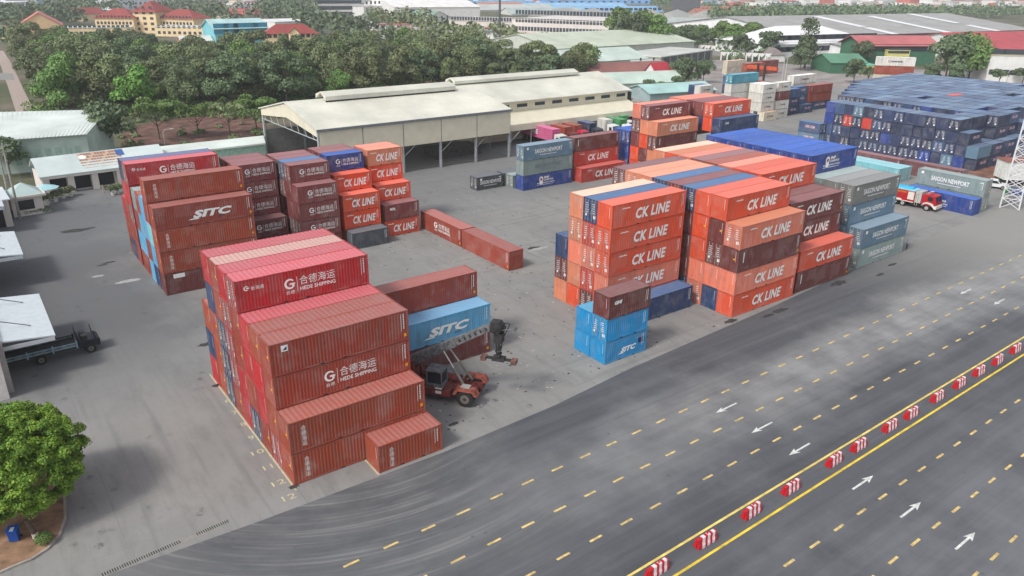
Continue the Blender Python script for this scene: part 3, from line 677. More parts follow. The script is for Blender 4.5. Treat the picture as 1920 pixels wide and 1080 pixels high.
# small litter and crumbs spread over the yard
m = MB(); r_ = random.Random(21)
for _ in range(1500):
    px = r_.uniform(700, 1700); py = r_.uniform(370, 860)
    p = at(px, py)
    if p.y < -1.5+.04*p.x: continue
    s = r_.choice([.05, .07, .1, .14]); a = r_.uniform(0, 3.1); m.cur = 0 if r_.random() < .7 else 1
    u = Vector((math.cos(a), math.sin(a), 0))*s; v = Vector((-math.sin(a), math.cos(a), 0))*s*r_.uniform(.4, 1)
    P4 = [p-u-v, p+u-v, p+u+v*.6, p-u+v]; t_ = p+Vector((0, 0, s*.5+.01))
    for i in range(4): m.poly([P4[i]+Vector((0, 0, .005)), P4[(i+1) % 4]+Vector((0, 0, .005)), t_])
o = m.build('litter', [plain((60, 55, 48), .95), plain((176, 170, 160), .95)]); o['kind'] = 'stuff'; o['label'] = 'scattered dark crumbs and pale scraps of dirt over the yard'
# far path, rubble ground
P2 = lambda *q: [tuple(at(*a)[:2]) for a in q]
flat('path', P2((33, 219), (68, 217), (55, 190), (36, 150), (22, 120), (6, 95), (-14, 96), (2, 125), (14, 160)), .0, plain((168, 152, 142), .9))
flat('side_road', P2((-10, 150), (28, 150), (24, 138), (-10, 136)), .004, plain((140, 138, 134), .9))
flat('brick_rubble_ground', P2((225, 285), (500, 266), (500, 205), (330, 222), (232, 240)), .003, plain((112, 80, 68), .95, vary=.4, sc=.35))
flat('dry_grass', P2((700, 172), (1010, 172), (1120, 140), (950, 138), (700, 150)), .003, plain((140, 120, 92), .95, vary=.3, sc=.1))
# ------------------------------------------------------------------ road barriers
MRED = simple('barrier_red', (196, 28, 40)); MWH = simple('barrier_white', (232, 222, 226))
def barrier():
    o = empty('traffic_barrier', (0, 0, 0)); Lb = 1.95; cuts = [0, .34, .62, .88, 1.14, 1.4, 1.66, Lb]
    prof = [(-.3, 0), (.3, 0), (.28, .22), (.2, .42), (.15, .76), (.1, .8), (-.1, .8), (-.15, .76), (-.2, .42), (-.28, .22)]
    for i, (a, b_) in enumerate(zip(cuts[:-1], cuts[1:])):
        m = MB(); s = .97 if i in (0, 6) else 1.
        pr = [(p*(s if i % 2 == 0 else 1.03), z*(s if i % 2 == 0 else 1.015)) for p, z in prof]
        n = len(pr); sh = lambda z: .16*(z/.88)          # stripes lean
        i0 = 0
        def V(p, t): return (t-Lb/2+(sh(p[1]) if 0 < t < Lb else 0), p[0], p[1])
        m.v = [V(p, a) for p in pr]+[V(p, b_) for p in pr]
        m.f = [(k, (k+1) % n, n+(k+1) % n, n+k) for k in range(n)]+[tuple(reversed(range(n))), tuple(range(n, 2*n))]; m.mi = [0]*len(m.f)
        m.build('body_section' if i % 2 == 0 else 'white_stripe', MRED if i % 2 == 0 else MWH, o)
    m = MB(); m.tube((.1, 0, .86), (.1, 0, .96), .07, n=8); m.build('filler_cap', MRED, o)
    m = MB(); m.box(-Lb/2-.08, -.06, .1, -Lb/2+.02, .06, .7); m.build('end_lug', MRED, o)
    return o
b0 = barrier(); bx = [16.24, 21.29, 26.7, 31.68, 37.97, 41.72, 46.98, 50.76, 55.92, 60.52, 64.86, 69.17, 73.75, 78.2, 82.9, 87.5]
lb = ['at the bottom edge of the picture', 'second from the bottom edge', 'third from the bottom edge', 'fourth from the bottom edge', 'fifth, left of a close pair', 'sixth, right of a close pair', 'seventh from the bottom edge', 'eighth from the bottom edge', 'ninth from the bottom edge', 'tenth, amid the row', 'sixth from the right edge', 'fifth from the right edge', 'fourth from the right edge', 'third from the right edge', 'second from the right edge', 'at the right edge of the picture']
for i, x in enumerate(bx):
    if see((x, -23.8, .4))[0] > 1935: continue
    o = b0 if i == 0 else copy_tree(b0)
    o.location = (x+.4, -24.06+SL*x+rnd.uniform(-.05, .05), .006); o.rotation_euler = (0, 0, SL+rnd.uniform(-.03, .03))
    tag(o, 'red and white striped plastic barrier '+lb[i], 'barrier', 'plastic barriers down the middle of the road')
# ------------------------------------------------------------------ trees
def leaf_mat(name, a, b_, c_):
    b = NB(name); v = b.tc(); n1 = b.noise(v, .35, 3); n2 = b.noise(v, 2.2, 3, .7); oi = b.n('ObjectInfo')
    c = b.mix(b.ramp(n1, .35, .65), a, b_); c = b.mix(b.ramp(n2, .45, .7, 0, .8), c, c_)
    h = b.n('HueSaturation'); b.l(c, h.inputs['Color']); b.l(b.ramp(oi.outputs['Random'], 0, 1, .78, 1.3), h.inputs['Value']); b.l(b.ramp(oi.outputs['Random'], 0, 1, .485, .51), h.inputs['Hue'])
    b.b.inputs['Subsurface Weight'].default_value = 0
    return b.out(h.outputs[0], .65)
LEAF = dict(olive=leaf_mat('olive_leaves', (.1, .13, .05), (.155, .19, .075), (.215, .25, .105)), dark=leaf_mat('dark_leaves', (.068, .104, .05), (.105, .15, .066), (.15, .2, .088)),
            green=leaf_mat('green_leaves', (.075, .14, .032), (.125, .21, .046), (.18, .28, .065)), bright=leaf_mat('bright_leaves', (.08, .19, .025), (.12, .26, .04), (.17, .32, .06)),
            grey=leaf_mat('grey_leaves', (.085, .12, .05), (.14, .18, .075), (.2, .235, .11)), near=leaf_mat('near_leaves', (.07, .15, .012), (.13, .23, .018), (.27, .37, .03)))
M_BARK = plain((92, 78, 66), .9, vary=.2, sc=3.)
def crown_mesh(name, mat, blobs, nleaf, size, seed, flat_=0.):
    """blobs: (x, y, z, rx, ry, rz); leaf clumps sit on and in each blob"""
    g_ = np.random.default_rng(seed); V = []; vol = np.array([b[3]*b[4]+b[4]*b[5]+b[3]*b[5] for b in blobs]); cnt = (nleaf*vol/vol.sum()).astype(int)
    for b, n in zip(blobs, cnt):
        if n < 1: continue
        d = g_.normal(size=(n, 3)); d /= np.linalg.norm(d, axis=1)[:, None]; d[:, 2] = np.where(d[:, 2] < -.35, -d[:, 2]*.6, d[:, 2])
        rad = 1-np.abs(g_.normal(size=n))*.13; c = np.array(b[:3])+d*np.array(b[3:])*rad[:, None]
        nm = d+g_.normal(size=(n, 3))*.55+np.array([0, 0, flat_]); nm /= np.linalg.norm(nm, axis=1)[:, None]
        u = np.cross(nm, g_.normal(size=(n, 3))); u /= np.linalg.norm(u, axis=1)[:, None]; w_ = np.cross(nm, u)
        s = size*g_.uniform(.55, 1.25, n)[:, None]; k = g_.uniform(.5, .9, n)[:, None]
        V.append(np.stack([c-u*s, c-w_*s*k, c+u*s*.9+nm*s*.25, c+w_*s*k], 1).reshape(-1, 3))
    V = np.concatenate(V); nq = len(V)//4
    me = bpy.data.meshes.new(name); me.vertices.add(len(V)); me.vertices.foreach_set('co', V.ravel())
    me.loops.add(nq*4); me.loops.foreach_set('vertex_index', np.arange(nq*4)); me.polygons.add(nq)
    me.polygons.foreach_set('loop_start', np.arange(nq)*4); me.polygons.foreach_set('loop_total', np.full(nq, 4)); me.materials.append(mat); me.update(); me.validate()
    return me
def trunk_mesh(h, r, R_, seed, n=6, lift=.45):
    m = MB(); r_ = random.Random(seed); top = (r_.uniform(-.3, .3), r_.uniform(-.3, .3), h*.55)
    m.tube((0, 0, -.1), top, r, r*.6, 7)
    for k in range(n):
        a = 6.28*k/n+r_.uniform(-.4, .4); z0 = h*r_.uniform(.28, .5); p = Vector(top)*(z0/(h*.55)); q = p+Vector((math.cos(a)*R_*.6, math.sin(a)*R_*.6, h*lift*r_.uniform(.6, 1)))
        m.tube(p, q, r*.45, r*.15, 5)
    return m.mesh('trunk', M_BARK)
def tree_proto(kind, mat, h, R_, nleaf, size, seed, nb=11, shape='round'):
    r_ = random.Random(seed); blobs = []
    for k in range(nb):
        a = r_.uniform(0, 6.28); rr = R_*math.sqrt(r_.random())*.68; t = r_.random()
        if shape == 'round': z = h*(.45+.42*t); lim = math.sqrt(max(.1, 1-(abs(t-.35)*1.3)**2)); rr *= lim; s = R_*r_.uniform(.3, .48); bz = s*.8
        elif shape == 'full': z = h*(.26+.6*t); rr = R_*math.sqrt(r_.random())*.72*math.sqrt(max(.15, 1-(abs(t-.3)*1.2)**2)); s = R_*r_.uniform(.3, .44); bz = s*.85
        elif shape == 'flat': z = h*(.72+.2*r_.random()); rr = R_*math.sqrt(r_.random())*.8; s = R_*r_.uniform(.28, .4); bz = s*.38
        elif shape == 'tall': z = h*(.2+.75*t); rr = R_*.45*r_.random(); s = R_*(1.0-.5*t)*.7; bz = s*.9
        blobs.append((math.cos(a)*rr, math.sin(a)*rr, z, s, s*r_.uniform(.8, 1.1), bz))
    return crown_mesh('crown', mat, blobs, nleaf, size, seed), trunk_mesh(h, .035*h*.6, R_, seed)
def tree(proto, x, y, sc, label, group=None, rz=0., name='tree', z=0.):
    o = empty(name, (x, y, z), rz); o.scale = (sc, sc, sc*rnd.uniform(.92, 1.1)); tag(o, label, 'tree', group)
    link('crown', proto[0], o); link('trunk', proto[1], o); return o
FP = [tree_proto('forest', LEAF[k], 13, R_, 6000, .32, 40+i, 16, 'full') for i, (k, R_) in enumerate((('olive', 7.), ('dark', 6.2), ('grey', 6.6), ('green', 6.4), ('olive', 5.4)))]
FN = ['olive green', 'dark green', 'grey green', 'fresh green', 'slender olive']
NEARP = tree_proto('near', LEAF['near'], 8.2, 4.6, 10, .2, 5, 4)
# near tree: many rounded clumps
r_ = random.Random(4); bl = []
for k in range(420):
    a = r_.uniform(0, 6.28); e = math.asin(r_.uniform(-.7, 1)); q = r_.uniform(.78, 1.02)
    bl.append((5.*math.cos(a)*math.cos(e)*q, 5.*math.sin(a)*math.cos(e)*q, 4.5+4.1*math.sin(e)*q, r_.uniform(.35, .75), r_.uniform(.35, .75), r_.uniform(.3, .55)))
near_crown = crown_mesh('crown', LEAF['near'], bl+[(0, 0, 4.7, 4.3, 4.3, 3.2), (0, 0, 4.5, 3.4, 3.4, 2.5), (0, 0, 4.4, 2.4, 2.4, 2.)], 120000, .1, 8, .25)
p = at(38, 985); o = empty('broadleaf_tree', (p.x+.2, p.y+1.7, 0)); tag(o, 'large dense bright green tree at the bottom left corner beside the yard', 'tree')
link('crown', near_crown, o); link('trunk', trunk_mesh(6.5, .22, 3., 3), o)
# forest
def inpoly(x, y, P):
    c = False
    for i in range(len(P)):
        (x1, y1), (x2, y2) = P[i], P[i-1]
        if (y1 > y) != (y2 > y) and x < (x2-x1)*(y-y1)/(y2-y1)+x1: c = not c
    return c
FPOLY = [(10, 207), (30, 201), (62, 190), (96, 188), (112, 205), (147, 203), (187, 181), (205, 196)]+[tuple(at(*q)[:2]) for q in ((1030, 142), (950, 136), (850, 128), (740, 122), (640, 124), (600, 132), (500, 134), (440, 124), (300, 116), (180, 112), (100, 110), (40, 112), (70, 150))]
pts = []; r_ = random.Random(17); tries = 0
while len(pts) < 262 and tries < 60000:
    tries += 1; x = r_.uniform(0, 300); y = r_.uniform(175, 410)
    if not inpoly(x, y, FPOLY): continue
    if all((x-a)**2+(y-b)**2 > 8.1**2 for a, b in pts): pts.append((x, y))
pts.sort(key=lambda q: q[1]-q[0]*.1)
for i, (x, y) in enumerate(pts):
    t = r_.choices(range(5), (5, 3, 3, 2, 3))[0]; where = 'front edge of the wood' if i < 55 else ('middle of the wood' if i < 140 else 'back of the wood near the school')
    tree(FP[t], x, y, r_.choice((.62, .8, .95, 1.05, 1.2, 1.3))*r_.uniform(.93, 1.07), '%s bushy tree at the %s' % (FN[t], where), '%s trees, %s' % (FN[t], where), r_.uniform(0, 6.28))
BRT = tree_proto('bright', LEAF['bright'], 12, 5.6, 2200, .5, 77, 12)
p = at(243, 222); tree(BRT, p.x+2, p.y-3, 1.12, 'vivid bright green tree standing out before the olive wood', name='broadleaf_tree')
p = at(372, 150); tree(BRT, p.x, p.y, .9, 'vivid green tree among darker ones in the wood behind the cream building', name='broadleaf_tree')
flat('forest_floor', [(x, y) for x, y in FPOLY], .002, plain((62, 58, 38), .95, vary=.3, sc=.2))
# undergrowth
g_ = np.random.default_rng(2); bl = []
for _ in range(420):
    px, py = g_.uniform(60, 1110), g_.uniform(146, 222)
    q = at(px, py); s = g_.uniform(1., 2.4)
    if q.y < 150: continue
    bl.append((q.x, q.y, .5, s*1.5, s*1.3, s))
struct(link('undergrowth', crown_mesh('undergrowth', LEAF['green'], bl, 42000, .34, 9)), 'stuff')['label'] = 'low green bushes and saplings in front of and under the wood'
bl = []
for _ in range(90):
    px, py = g_.uniform(225, 500), g_.uniform(205, 285); q = at(px, py); s_ = g_.uniform(.5, 1.3)
    if g_.random() < .45 or py < 232 or px < 265: bl.append((q.x, q.y, .3, s_*1.5, s_*1.2, s_*.8))
struct(link('scrub', crown_mesh('scrub', LEAF['olive'], bl, 7000, .3, 12)), 'stuff')['label'] = 'patchy olive scrub around the brick rubble ground'
# flat-topped trees over the rubble ground and others near the yard
FLT = [tree_proto('flat', LEAF['green'], 9.5, 6.5, 1700, .42, 101, 12, 'flat'), tree_proto('flat', LEAF['olive'], 9., 6., 1300, .42, 102, 10, 'flat'), tree_proto('flat', LEAF['dark'], 9., 5.6, 2600, .4, 103, 14)]
for px, py, k, sc, lab in ((208, 287, 2, 1.25, 'dark rounded tree at the right end of the long pale hall'), (300, 262, 0, 1., 'flat topped green tree over the brick rubble, left of three'), (372, 258, 0, .9, 'flat topped green tree over the rubble behind the street lamp'),
                           (432, 256, 1, .95, 'thin flat topped tree with spreading branches over the rubble'), (482, 246, 0, .9, 'flat topped yellowish tree beside the open shed gable'), (20, 330, 2, .8, 'dark tree at the left edge behind the utility poles')):
    p = at(px, py); tree(FLT[k], p.x, p.y, sc, lab, name='broadleaf_tree', rz=px)
RT_ = tree_proto('round', LEAF['green'], 14, 7.2, 2600, .5, 120, 14); DT = tree_proto('dark', LEAF['dark'], 13, 7., 2800, .5, 121, 16, 'full'); RB = tree_proto('big', LEAF['green'], 15, 10.5, 4200, .55, 140, 20, 'full'); RBD = tree_proto('big', LEAF['dark'], 14, 9, 3600, .55, 141, 18, 'full'); TT = tree_proto('tall', LEAF['dark'], 24, 6.5, 2600, .6, 122, 18, 'tall')
SM = tree_proto('small', LEAF['dark'], 6, 2.6, 500, .4, 123, 7)
for px, py, pr, sc, lab in ((1092, 140, RB, .8, 'large round tree before the pale green factory roof'), (1052, 150, DT, .8, 'slim dark tree left of the large round one'), (1028, 155, DT, .9, 'dark tree at the right end of the wood'),
        (985, 158, DT, .85, 'dark tree near the right end of the wood'), (1215, 182, DT, .45, 'dark bush tree beyond the warehouse end, leftmost of three'), (1240, 182, RT_, .36, 'yellow green small tree beyond the warehouse end'), (1270, 178, DT, .5, 'small dark tree beyond the warehouse end, right of three'),
        (1278, 160, RBD, .72, 'dense dark tree right of the small red gable'), (1318, 156, RBD, .6, 'dense dark tree left of the navy containers'), (1508, 128, TT, 1.0, 'tall narrow tree before the big white factory'), (1500, 132, DT, .8, 'low dark tree at the foot of the tall narrow one'),
        (1612, 122, RBD, .75, 'rounded tree left of the green and yellow building'), (1600, 155, DT, .7, 'small tree left of the angled interasia stack'), (1625, 160, SM, 1.6, 'small tree just left of the angled stack'), (1772, 150, RBD, 1.35, 'very large spreading tree right of the angled stack'), (1815, 150, RB, 1.2, 'large bright green tree before the white building'),
        (1790, 160, DT, .7, 'lower tree in front of the large spreading ones'), (1870, 163, SM, 1.5, 'small round tree before the right white building'), (1915, 160, SM, 1.6, 'small tree at the right edge of the picture'),
        (1745, 160, DT, .7, 'dark tree directly right of the angled stack'), (1385, 103, DT, .9, 'tree beside the grey roofed house, left one'), (1440, 108, DT, 1.2, 'tree right of the grey roofed house'), (1400, 112, SM, 2., 'small tree by the white arches')):
    p = at(px, py); tree(pr, p.x, p.y, sc, lab, name='broadleaf_tree', rz=px*.7)
# dark trees round the water tower
for i in range(26):
    px = 1165+i*10.2+r_.uniform(-4, 4); py = 96+r_.uniform(-7, 5)-(i*.1); p = at(px, py); t = r_.choice((DT, FP[1], RT_))
    tree(t, p.x, p.y, r_.uniform(.85, 1.15)*(1.45 if i < 7 else 1.0), 'dark green tree in the belt around the water tower', 'belt of trees round the water tower', r_.uniform(0, 6))
# ------------------------------------------------------------------ buildings
def height_at(p, ytop):
    lo, hi = 0., 200.
    for _ in range(40):
        m_ = (lo+hi)/2
        if see((p.x, p.y, m_))[1] > ytop: lo = m_
        else: hi = m_
    return lo
M_WIN = simple('window_glass', (66, 74, 82), .25)
def wallmat(c): return plain(c, .8, vary=.06, sc=.3, name='wall')
def roofmat(c): return plain(c, .6, vary=.1, sc=.12, name='roof')
def bld(name, label, gl, gr, ytop, depth, roof='flat', wall=(225, 222, 215), rc=(200, 200, 198), win=None, rh=3., cat='building', over=.5, wm_=None):
    """gl, gr: picture positions of the foot of the front wall"""
    a = at(*gl); c = at(*gr); W_ = (c-a).length; rz = math.atan2(c.y-a.y, c.x-a.x); h = height_at(a, ytop)
    o = empty(name, a, rz); tag(o, label, cat)
    m = MB(); m.box(0, 0, 0, W_, depth, h); m.build('wall', wallmat(wall), o)
    R_ = MB(); e = over
    if roof == 'flat':
        R_.box(-.2, -.2, h, W_+.2, depth+.2, h+.35); R_.box(.5, .5, h+.35, W_-.5, depth-.5, h+.4)
    elif roof == 'gable':
        R_.prism([(-e, h-.1), (depth/2, h+rh), (depth+e, h-.1), (depth+e, h+.12), (depth/2, h+rh+.25), (-e, h+.12)], -e, W_+e, 'x')
        g2 = MB(); 
        for x in (.0, W_-.3): g2.prism([(0, h), (depth, h), (depth/2, h+rh)], x, x+.3, 'x')
        g2.build('gable_wall', wallmat(wall), o)
    elif roof == 'gable_x':
        R_.prism([(-e, h-.1), (W_/2, h+rh), (W_+e, h-.1), (W_+e, h+.12), (W_/2, h+rh+.25), (-e, h+.12)], -e, depth+e, 'y')
        g2 = MB()
        for y in (0., depth-.3): g2.prism([(0, h), (W_, h), (W_/2, h+rh)], y, y+.3, 'y')
        g2.build('gable_wall', wallmat(wall), o)
    elif roof == 'hip':
        q = min(depth, W_)/2; A = [(-e, -e, h), (W_+e, -e, h), (W_+e, depth+e, h), (-e, depth+e, h)]
        t = [(q, depth/2, h+rh), (W_-q, depth/2, h+rh)] if W_ > depth else [(W_/2, q, h+rh), (W_/2, depth-q, h+rh)]
        if W_ > depth: R_.quad(A[0], A[1], t[1], t[0]); R_.poly([A[1], A[2], t[1]]); R_.quad(A[2], A[3], t[0], t[1]); R_.poly([A[3], A[0], t[0]])
        else: R_.poly([A[0], A[1], t[0]]); R_.quad(A[1], A[2], t[1], t[0]); R_.poly([A[2], A[3], t[1]]); R_.quad(A[3], A[0], t[0], t[1])
    elif roof == 'saw':
        n = max(2, int(W_/28))
        for k in range(n):
            x0, x1 = W_*k/n, W_*(k+1)/n; R_.prism([(x0, h), ((x0+x1)/2, h+rh), (x1, h)], -e, depth+e, 'y')
    R_.build('roof', roofmat(rc), o)
    if win:
        rows, cols, ww, wh, z0, dz = win[:6]; x0, x1 = win[6:8] if len(win) > 6 else (.03*W_, .97*W_)
        wm = MB(); wm.box(-ww/2, -.06, 0, ww/2, .05, wh); wm = wm.mesh('window', plain(wm_, .5) if wm_ else M_WIN); n = 0
        for r2 in range(rows):
            for c2 in range(cols):
                n += 1
                if n > 98: break
                link('window', wm, o, (x0+(x1-x0)*(c2+.5)/cols, 0, z0+dz*r2))
    return o, W_, h
CR = (236, 210, 166); RD = (150, 66, 58)
# yellow school complex
bld('school_tower', 'cream tower of the school with red pyramid roof', (254, 62), (297, 63), 22, 22, 'hip', CR, RD, (5, 3, 2.6, 1.8, 2., 3.6), rh=7, over=1.2)
bld('school_wing', 'cream school wing with red hip roof left of the tower', (182, 62), (254, 63), 33, 20, 'hip', CR, RD, (3, 10, 1.6, 1.9, 2., 4.), rh=6, over=1)
bld('school_wing', 'cream school wing with red hip roof right of the tower', (299, 62), (366, 64), 34, 20, 'hip', CR, RD, (3, 10, 1.6, 1.9, 2., 4.), rh=6, over=1)
bld('school_annexe', 'small cream annexe with red roof behind the left school wing', (155, 40), (200, 38), 27, 20, 'gable', CR, RD, rh=5)
bld('school_hall', 'cream hall with stepped gable at the left end of the school', (38, 72), (122, 70), 50, 40, 'gable_x', (234, 196, 150), (196, 110, 96), rh=8)
bld('school_porch', 'low cream block at the far left of the school', (20, 74), (42, 73), 52, 20, 'flat', (234, 196, 150), (170, 90, 80), (1, 2, 2, 3, 3, 3))
bld('school_block', 'low cream block with pale flat roof, left front of the school', (118, 70), (250, 68), 53, 16, 'flat', CR, (212, 214, 212), (2, 14, 2., 1.8, 1.6, 3.8))
bld('school_block', 'low cream block with pale flat roof, right front of the school', (292, 68), (394, 70), 50, 16, 'flat', CR, (212, 214, 212), (2, 10, 2., 1.8, 1.6, 3.8))
bld('blue_hall', 'light blue sports hall with open bays beside the school', (406, 84), (503, 80), 55, 24, 'gable', (120, 190, 200), (176, 208, 206), (1, 5, 9, 6, 6.0, 5), rh=5, over=1, wm_=(54, 146, 176))
bld('low_shed', 'long low shed with pale roof before the blue hall', (342, 86), (400, 84), 80, 14, 'gable', (200, 130, 100), (206, 208, 200), rh=3)
bld('cream_building', 'two storey cream building with red roof and arched entrance', (500, 92), (598, 90), 64, 14, 'hip', CR, (150, 66, 58), (2, 9, 2., 2.2, 1.8, 4.2), rh=5, over=1)
bld('entrance_gable', 'arched cream entrance bay on the red roofed building', (546, 93), (564, 92.6), 62, 6, 'gable_x', CR, (150, 60, 50), (1, 2, 2., 4., 3.5, 4.), rh=3, cat='entrance')
bld('white_shop', 'long white low building with dark openings behind the cream one', (518, 66), (690, 58), 42, 40, 'flat', (226, 224, 220), (222, 222, 220), (1, 6, 14, 3.5, 1.5, 4., 60, 170))
bld('white_house', 'small cream house with pale hip roof behind the blue hall', (404, 52), (450, 50), 44, 20, 'hip', (226, 196, 150), (214, 196, 160), rh=5)
bld('red_roof_house', 'house with long red roof right of the school', (430, 34), (500, 32), 28, 20, 'gable', (210, 190, 180), (196, 104, 96), rh=5)
bld('white_house', 'white house among trees above the red roofed house', (450, 22), (505, 20), 8, 25, 'flat', (226, 226, 224), (214, 214, 212), (2, 8, 3, 2, 3, 5))
bld('white_hall', 'white building at the top left corner with strip of windows', (0, 22), (66, 18), 6, 50, 'flat', (224, 226, 226), (228, 230, 232), (1, 8, 4, 2.5, 5, 5))
bld('grey_hall', 'grey blue roofed hall below the top left white building', (0, 26), (88, 22), 18, 30, 'gable', (170, 178, 182), (150, 160, 166), rh=3)
bld('white_block', 'tall white block behind the school tower', (222, 20), (306, 16), -6, 30, 'flat', (230, 232, 234), (220, 220, 220), (3, 9, 3, 2.5, 6, 7))
bld('white_terrace', 'white three storey block with arcaded balconies', (594, 34), (682, 33), 9, 30, 'flat', (224, 220, 214), (206, 204, 200), (3, 16, 3., 3.6, 2.2, 5.6))
bld('white_office', 'white office block with square windows right of the arcades', (683, 34), (748, 30), 13, 30, 'flat', (228, 226, 222), (190, 188, 184), (2, 8, 3.2, 3., 6, 7))
bld('far_office', 'far white block with windows above the arcaded one', (518, 14), (562, 12), 3, 25, 'flat', (228, 228, 226), (210, 210, 208), (2, 7, 4, 3, 4, 8))
bld('grey_block', 'dark grey flat block before the white factories', (766, 44), (808, 44), 23, 30, 'flat', (112, 114, 116), (150, 150, 148), (1, 2, 12, 3, 9, 5))
bld('white_factory', 'bright white factory with broad sloping roof', (740, 36), (900, 34), 14, 120, 'gable', (232, 228, 224), (234, 230, 226), rh=9)
bld('green_roof_house', 'white house with green roof left of the long factory', (803, 52), (845, 50), 34, 30, 'gable_x', (224, 222, 216), (130, 160, 142), (1, 4, 1.5, 5, 4, 5), rh=5)
bld('long_factory', 'very long white factory with rows of small windows, left part', (842, 58), (985, 62), 38, 60, 'flat', (222, 212, 204), (216, 208, 200), (1, 26, 1.8, 3.2, 7.5, 5))
bld('long_factory', 'very long white factory with three rows of small windows, right part', (960, 66), (1168, 76), 36, 70, 'flat', (222, 212, 206), (214, 206, 200), (3, 32, 2.0, 2.8, 3.6, 5.6))
for k_, (x0, x1, yb, yt, rc_, lab) in enumerate(((820, 1010, 13, 8, (110, 158, 198), 'nearest blue'), (990, 1180, 17, 12, (140, 186, 220), 'light blue, middle'), (1090, 1245, 25, 20, (128, 176, 214), 'light blue, near the dark tower'), (860, 1040, 21, 16, (186, 190, 186), 'pale grey, left'), (1020, 1250, 10, 5, (96, 146, 192), 'deep blue, farther back'),
        (900, 1100, 4, 0, (196, 192, 186), 'pale, farther back'), (1100, 1250, 2, -3, (206, 200, 190), 'cream, far back'), (960, 1100, 29, 24, (168, 180, 176), 'grey green, before the blue ones'), (700, 820, 4, -1, (186, 186, 184), 'pale grey, far left'), (600, 700, 2, -3, (170, 168, 166), 'mid grey, far left'), (1300, 1440, 24, 20, (180, 110, 90), 'brick red, back'))):
    bld('long_shed_factory', 'far factory hall with long low roof, '+lab, (x0, yb), (x1, yb-1), yt+3, 45, 'gable', (214, 212, 208), rc_, (1, 16, 5, 3, 3, 4) if k_ % 2 == 0 else None, rh=6)
for k_, (x0, x1, yb, yt, lab) in enumerate(((560, 596, 48, 40, 'left of the arcades'), (700, 760, 66, 58, 'behind the wood, centre'), (858, 905, 100, 88, 'white shed roof right of centre'), (880, 950, 84, 78, 'before the long factory'), (640, 700, 52, 46, 'below the arcades'), (966, 1010, 108, 98, 'left of the green roofed factory'), (1040, 1100, 92, 84, 'with flat roof by the street'), (1130, 1180, 84, 77, 'near the tree belt'), (345, 392, 30, 24, 'among the trees right of the school'))):
    bld('small_white_building', 'small pale building '+lab, (x0, yb), (x1, yb-1), yt, 14, 'flat' if k_ % 2 else 'gable', (226, 224, 218), (214, 214, 210), (1, 5, 2.5, 1.6, 1.5, 3), rh=2)
bld('brown_roof_factory', 'low factory with orange brown roof behind the blue one', (905, 17), (990, 17), 13, 60, 'gable', (200, 190, 180), (190, 120, 96), rh=5)
bld('grey_roof_factory', 'wide grey roofed factory behind the long white one', (990, 38), (1345, 46), 30, 120, 'saw', (190, 186, 180), (168, 166, 160), rh=5)
bld('grey_roof_factory', 'low grey green roofed factory left of the dark tree belt', (1150, 46), (1350, 50), 42, 50, 'gable', (186, 190, 186), (170, 178, 172), rh=4)
bld('dark_tower', 'tall dark grey windowless tower cut off by the top edge', (1258, 28), (1310, 29), -60, 30, 'flat', (88, 90, 96), (90, 92, 98), cat='tower')
bld('red_roof_factory', 'long factory with brick red roof right of the dark tower', (1310, 36), (1470, 38), 28, 90, 'gable', (190, 150, 130), (172, 104, 84), rh=5)
bld('far_white_house', 'large white villa above the brick red roofs', (1440, 22), (1500, 20), 6, 40, 'flat', (226, 226, 222), (206, 206, 202), (2, 6, 3, 3, 4, 6))
# big white complex on the right
bld('white_works', 'big white factory block at the left end of the grey roofed works', (1337, 76), (1470, 92), 55, 110, 'gable_x', (230, 230, 228), (222, 222, 220), (2, 4, 8, 3, 4, 7, 5, 40), rh=6)
bld('grey_gable_house', 'small white house with blue grey roof before the white works', (1352, 84), (1412, 88), 72, 26, 'hip', (214, 214, 212), (122, 128, 138), rh=8)
bld('white_office', 'long white two storey office front of the works', (1443, 108), (1640, 100), 84, 46, 'hip', (232, 232, 230), (236, 236, 236), (2, 15, 7.5, 2.6, 2.6, 6.), rh=8, over=1)
WORKS = bld('grey_roof_works', 'huge grey roofed works hall with white walls', (1575, 106), (2010, 86), 86, 190, 'gable', (234, 234, 234), (160, 158, 154), (1, 34, 6, 3., 8, 4), rh=11, over=1)
wo_, W_, h_ = WORKS
for u, v in ((.1, .25), (.32, .3), (.32, .75), (.55, .3), (.55, .72), (.78, .3), (.78, .8)):
    x = W_*u; y = 95*v; m = MB(); zz = lambda q: h_+11*q/95+.45
    m.quad((x, y-22, zz(y-22)), (x+7, y-22, zz(y-22)), (x+7, y+18, zz(y+18)), (x, y+18, zz(y+18))); m.build('roof_light', plain((236, 236, 236), .5), wo_)
bld('green_yellow_building', 'green and yellow building with pinkish red roof', (1612, 122), (1750, 122), 86, 22, 'gable', (66, 112, 86), (186, 104, 104), (1, 7, 7, 3.4, 6.5, 5), rh=4, over=1.5)
bld('yellow_panel_bay', 'pale yellow middle bay of the green building', (1659, 124), (1701, 124.6), 95, 3, 'flat', (214, 204, 120), (200, 190, 120), (2, 4, 2.5, 2.5, 2, 4), cat='bay')
bld('red_roof_hall', 'white hall with large bright red roof at the right', (1842, 116), (2040, 110), 95, 60, 'gable', (214, 214, 212), (178, 70, 76), rh=7, over=1)
bld('white_block', 'white two storey block with barred windows at the right edge', (1846, 156), (1990, 160), 104, 30, 'flat', (226, 224, 220), (196, 186, 150), (2, 7, 4.4, 2., 3.5, 8.))
bld('green_roof_shed', 'low shed with green roof before the works', (1556, 138), (1622, 138), 118, 20, 'gable', (62, 108, 82), (92, 140, 112), rh=3)
bld('teal_kiosk', 'small yellow and teal kiosk left of the angled stack', (1618, 140), (1642, 140), 123, 10, 'flat', (220, 206, 110), (110, 190, 170))
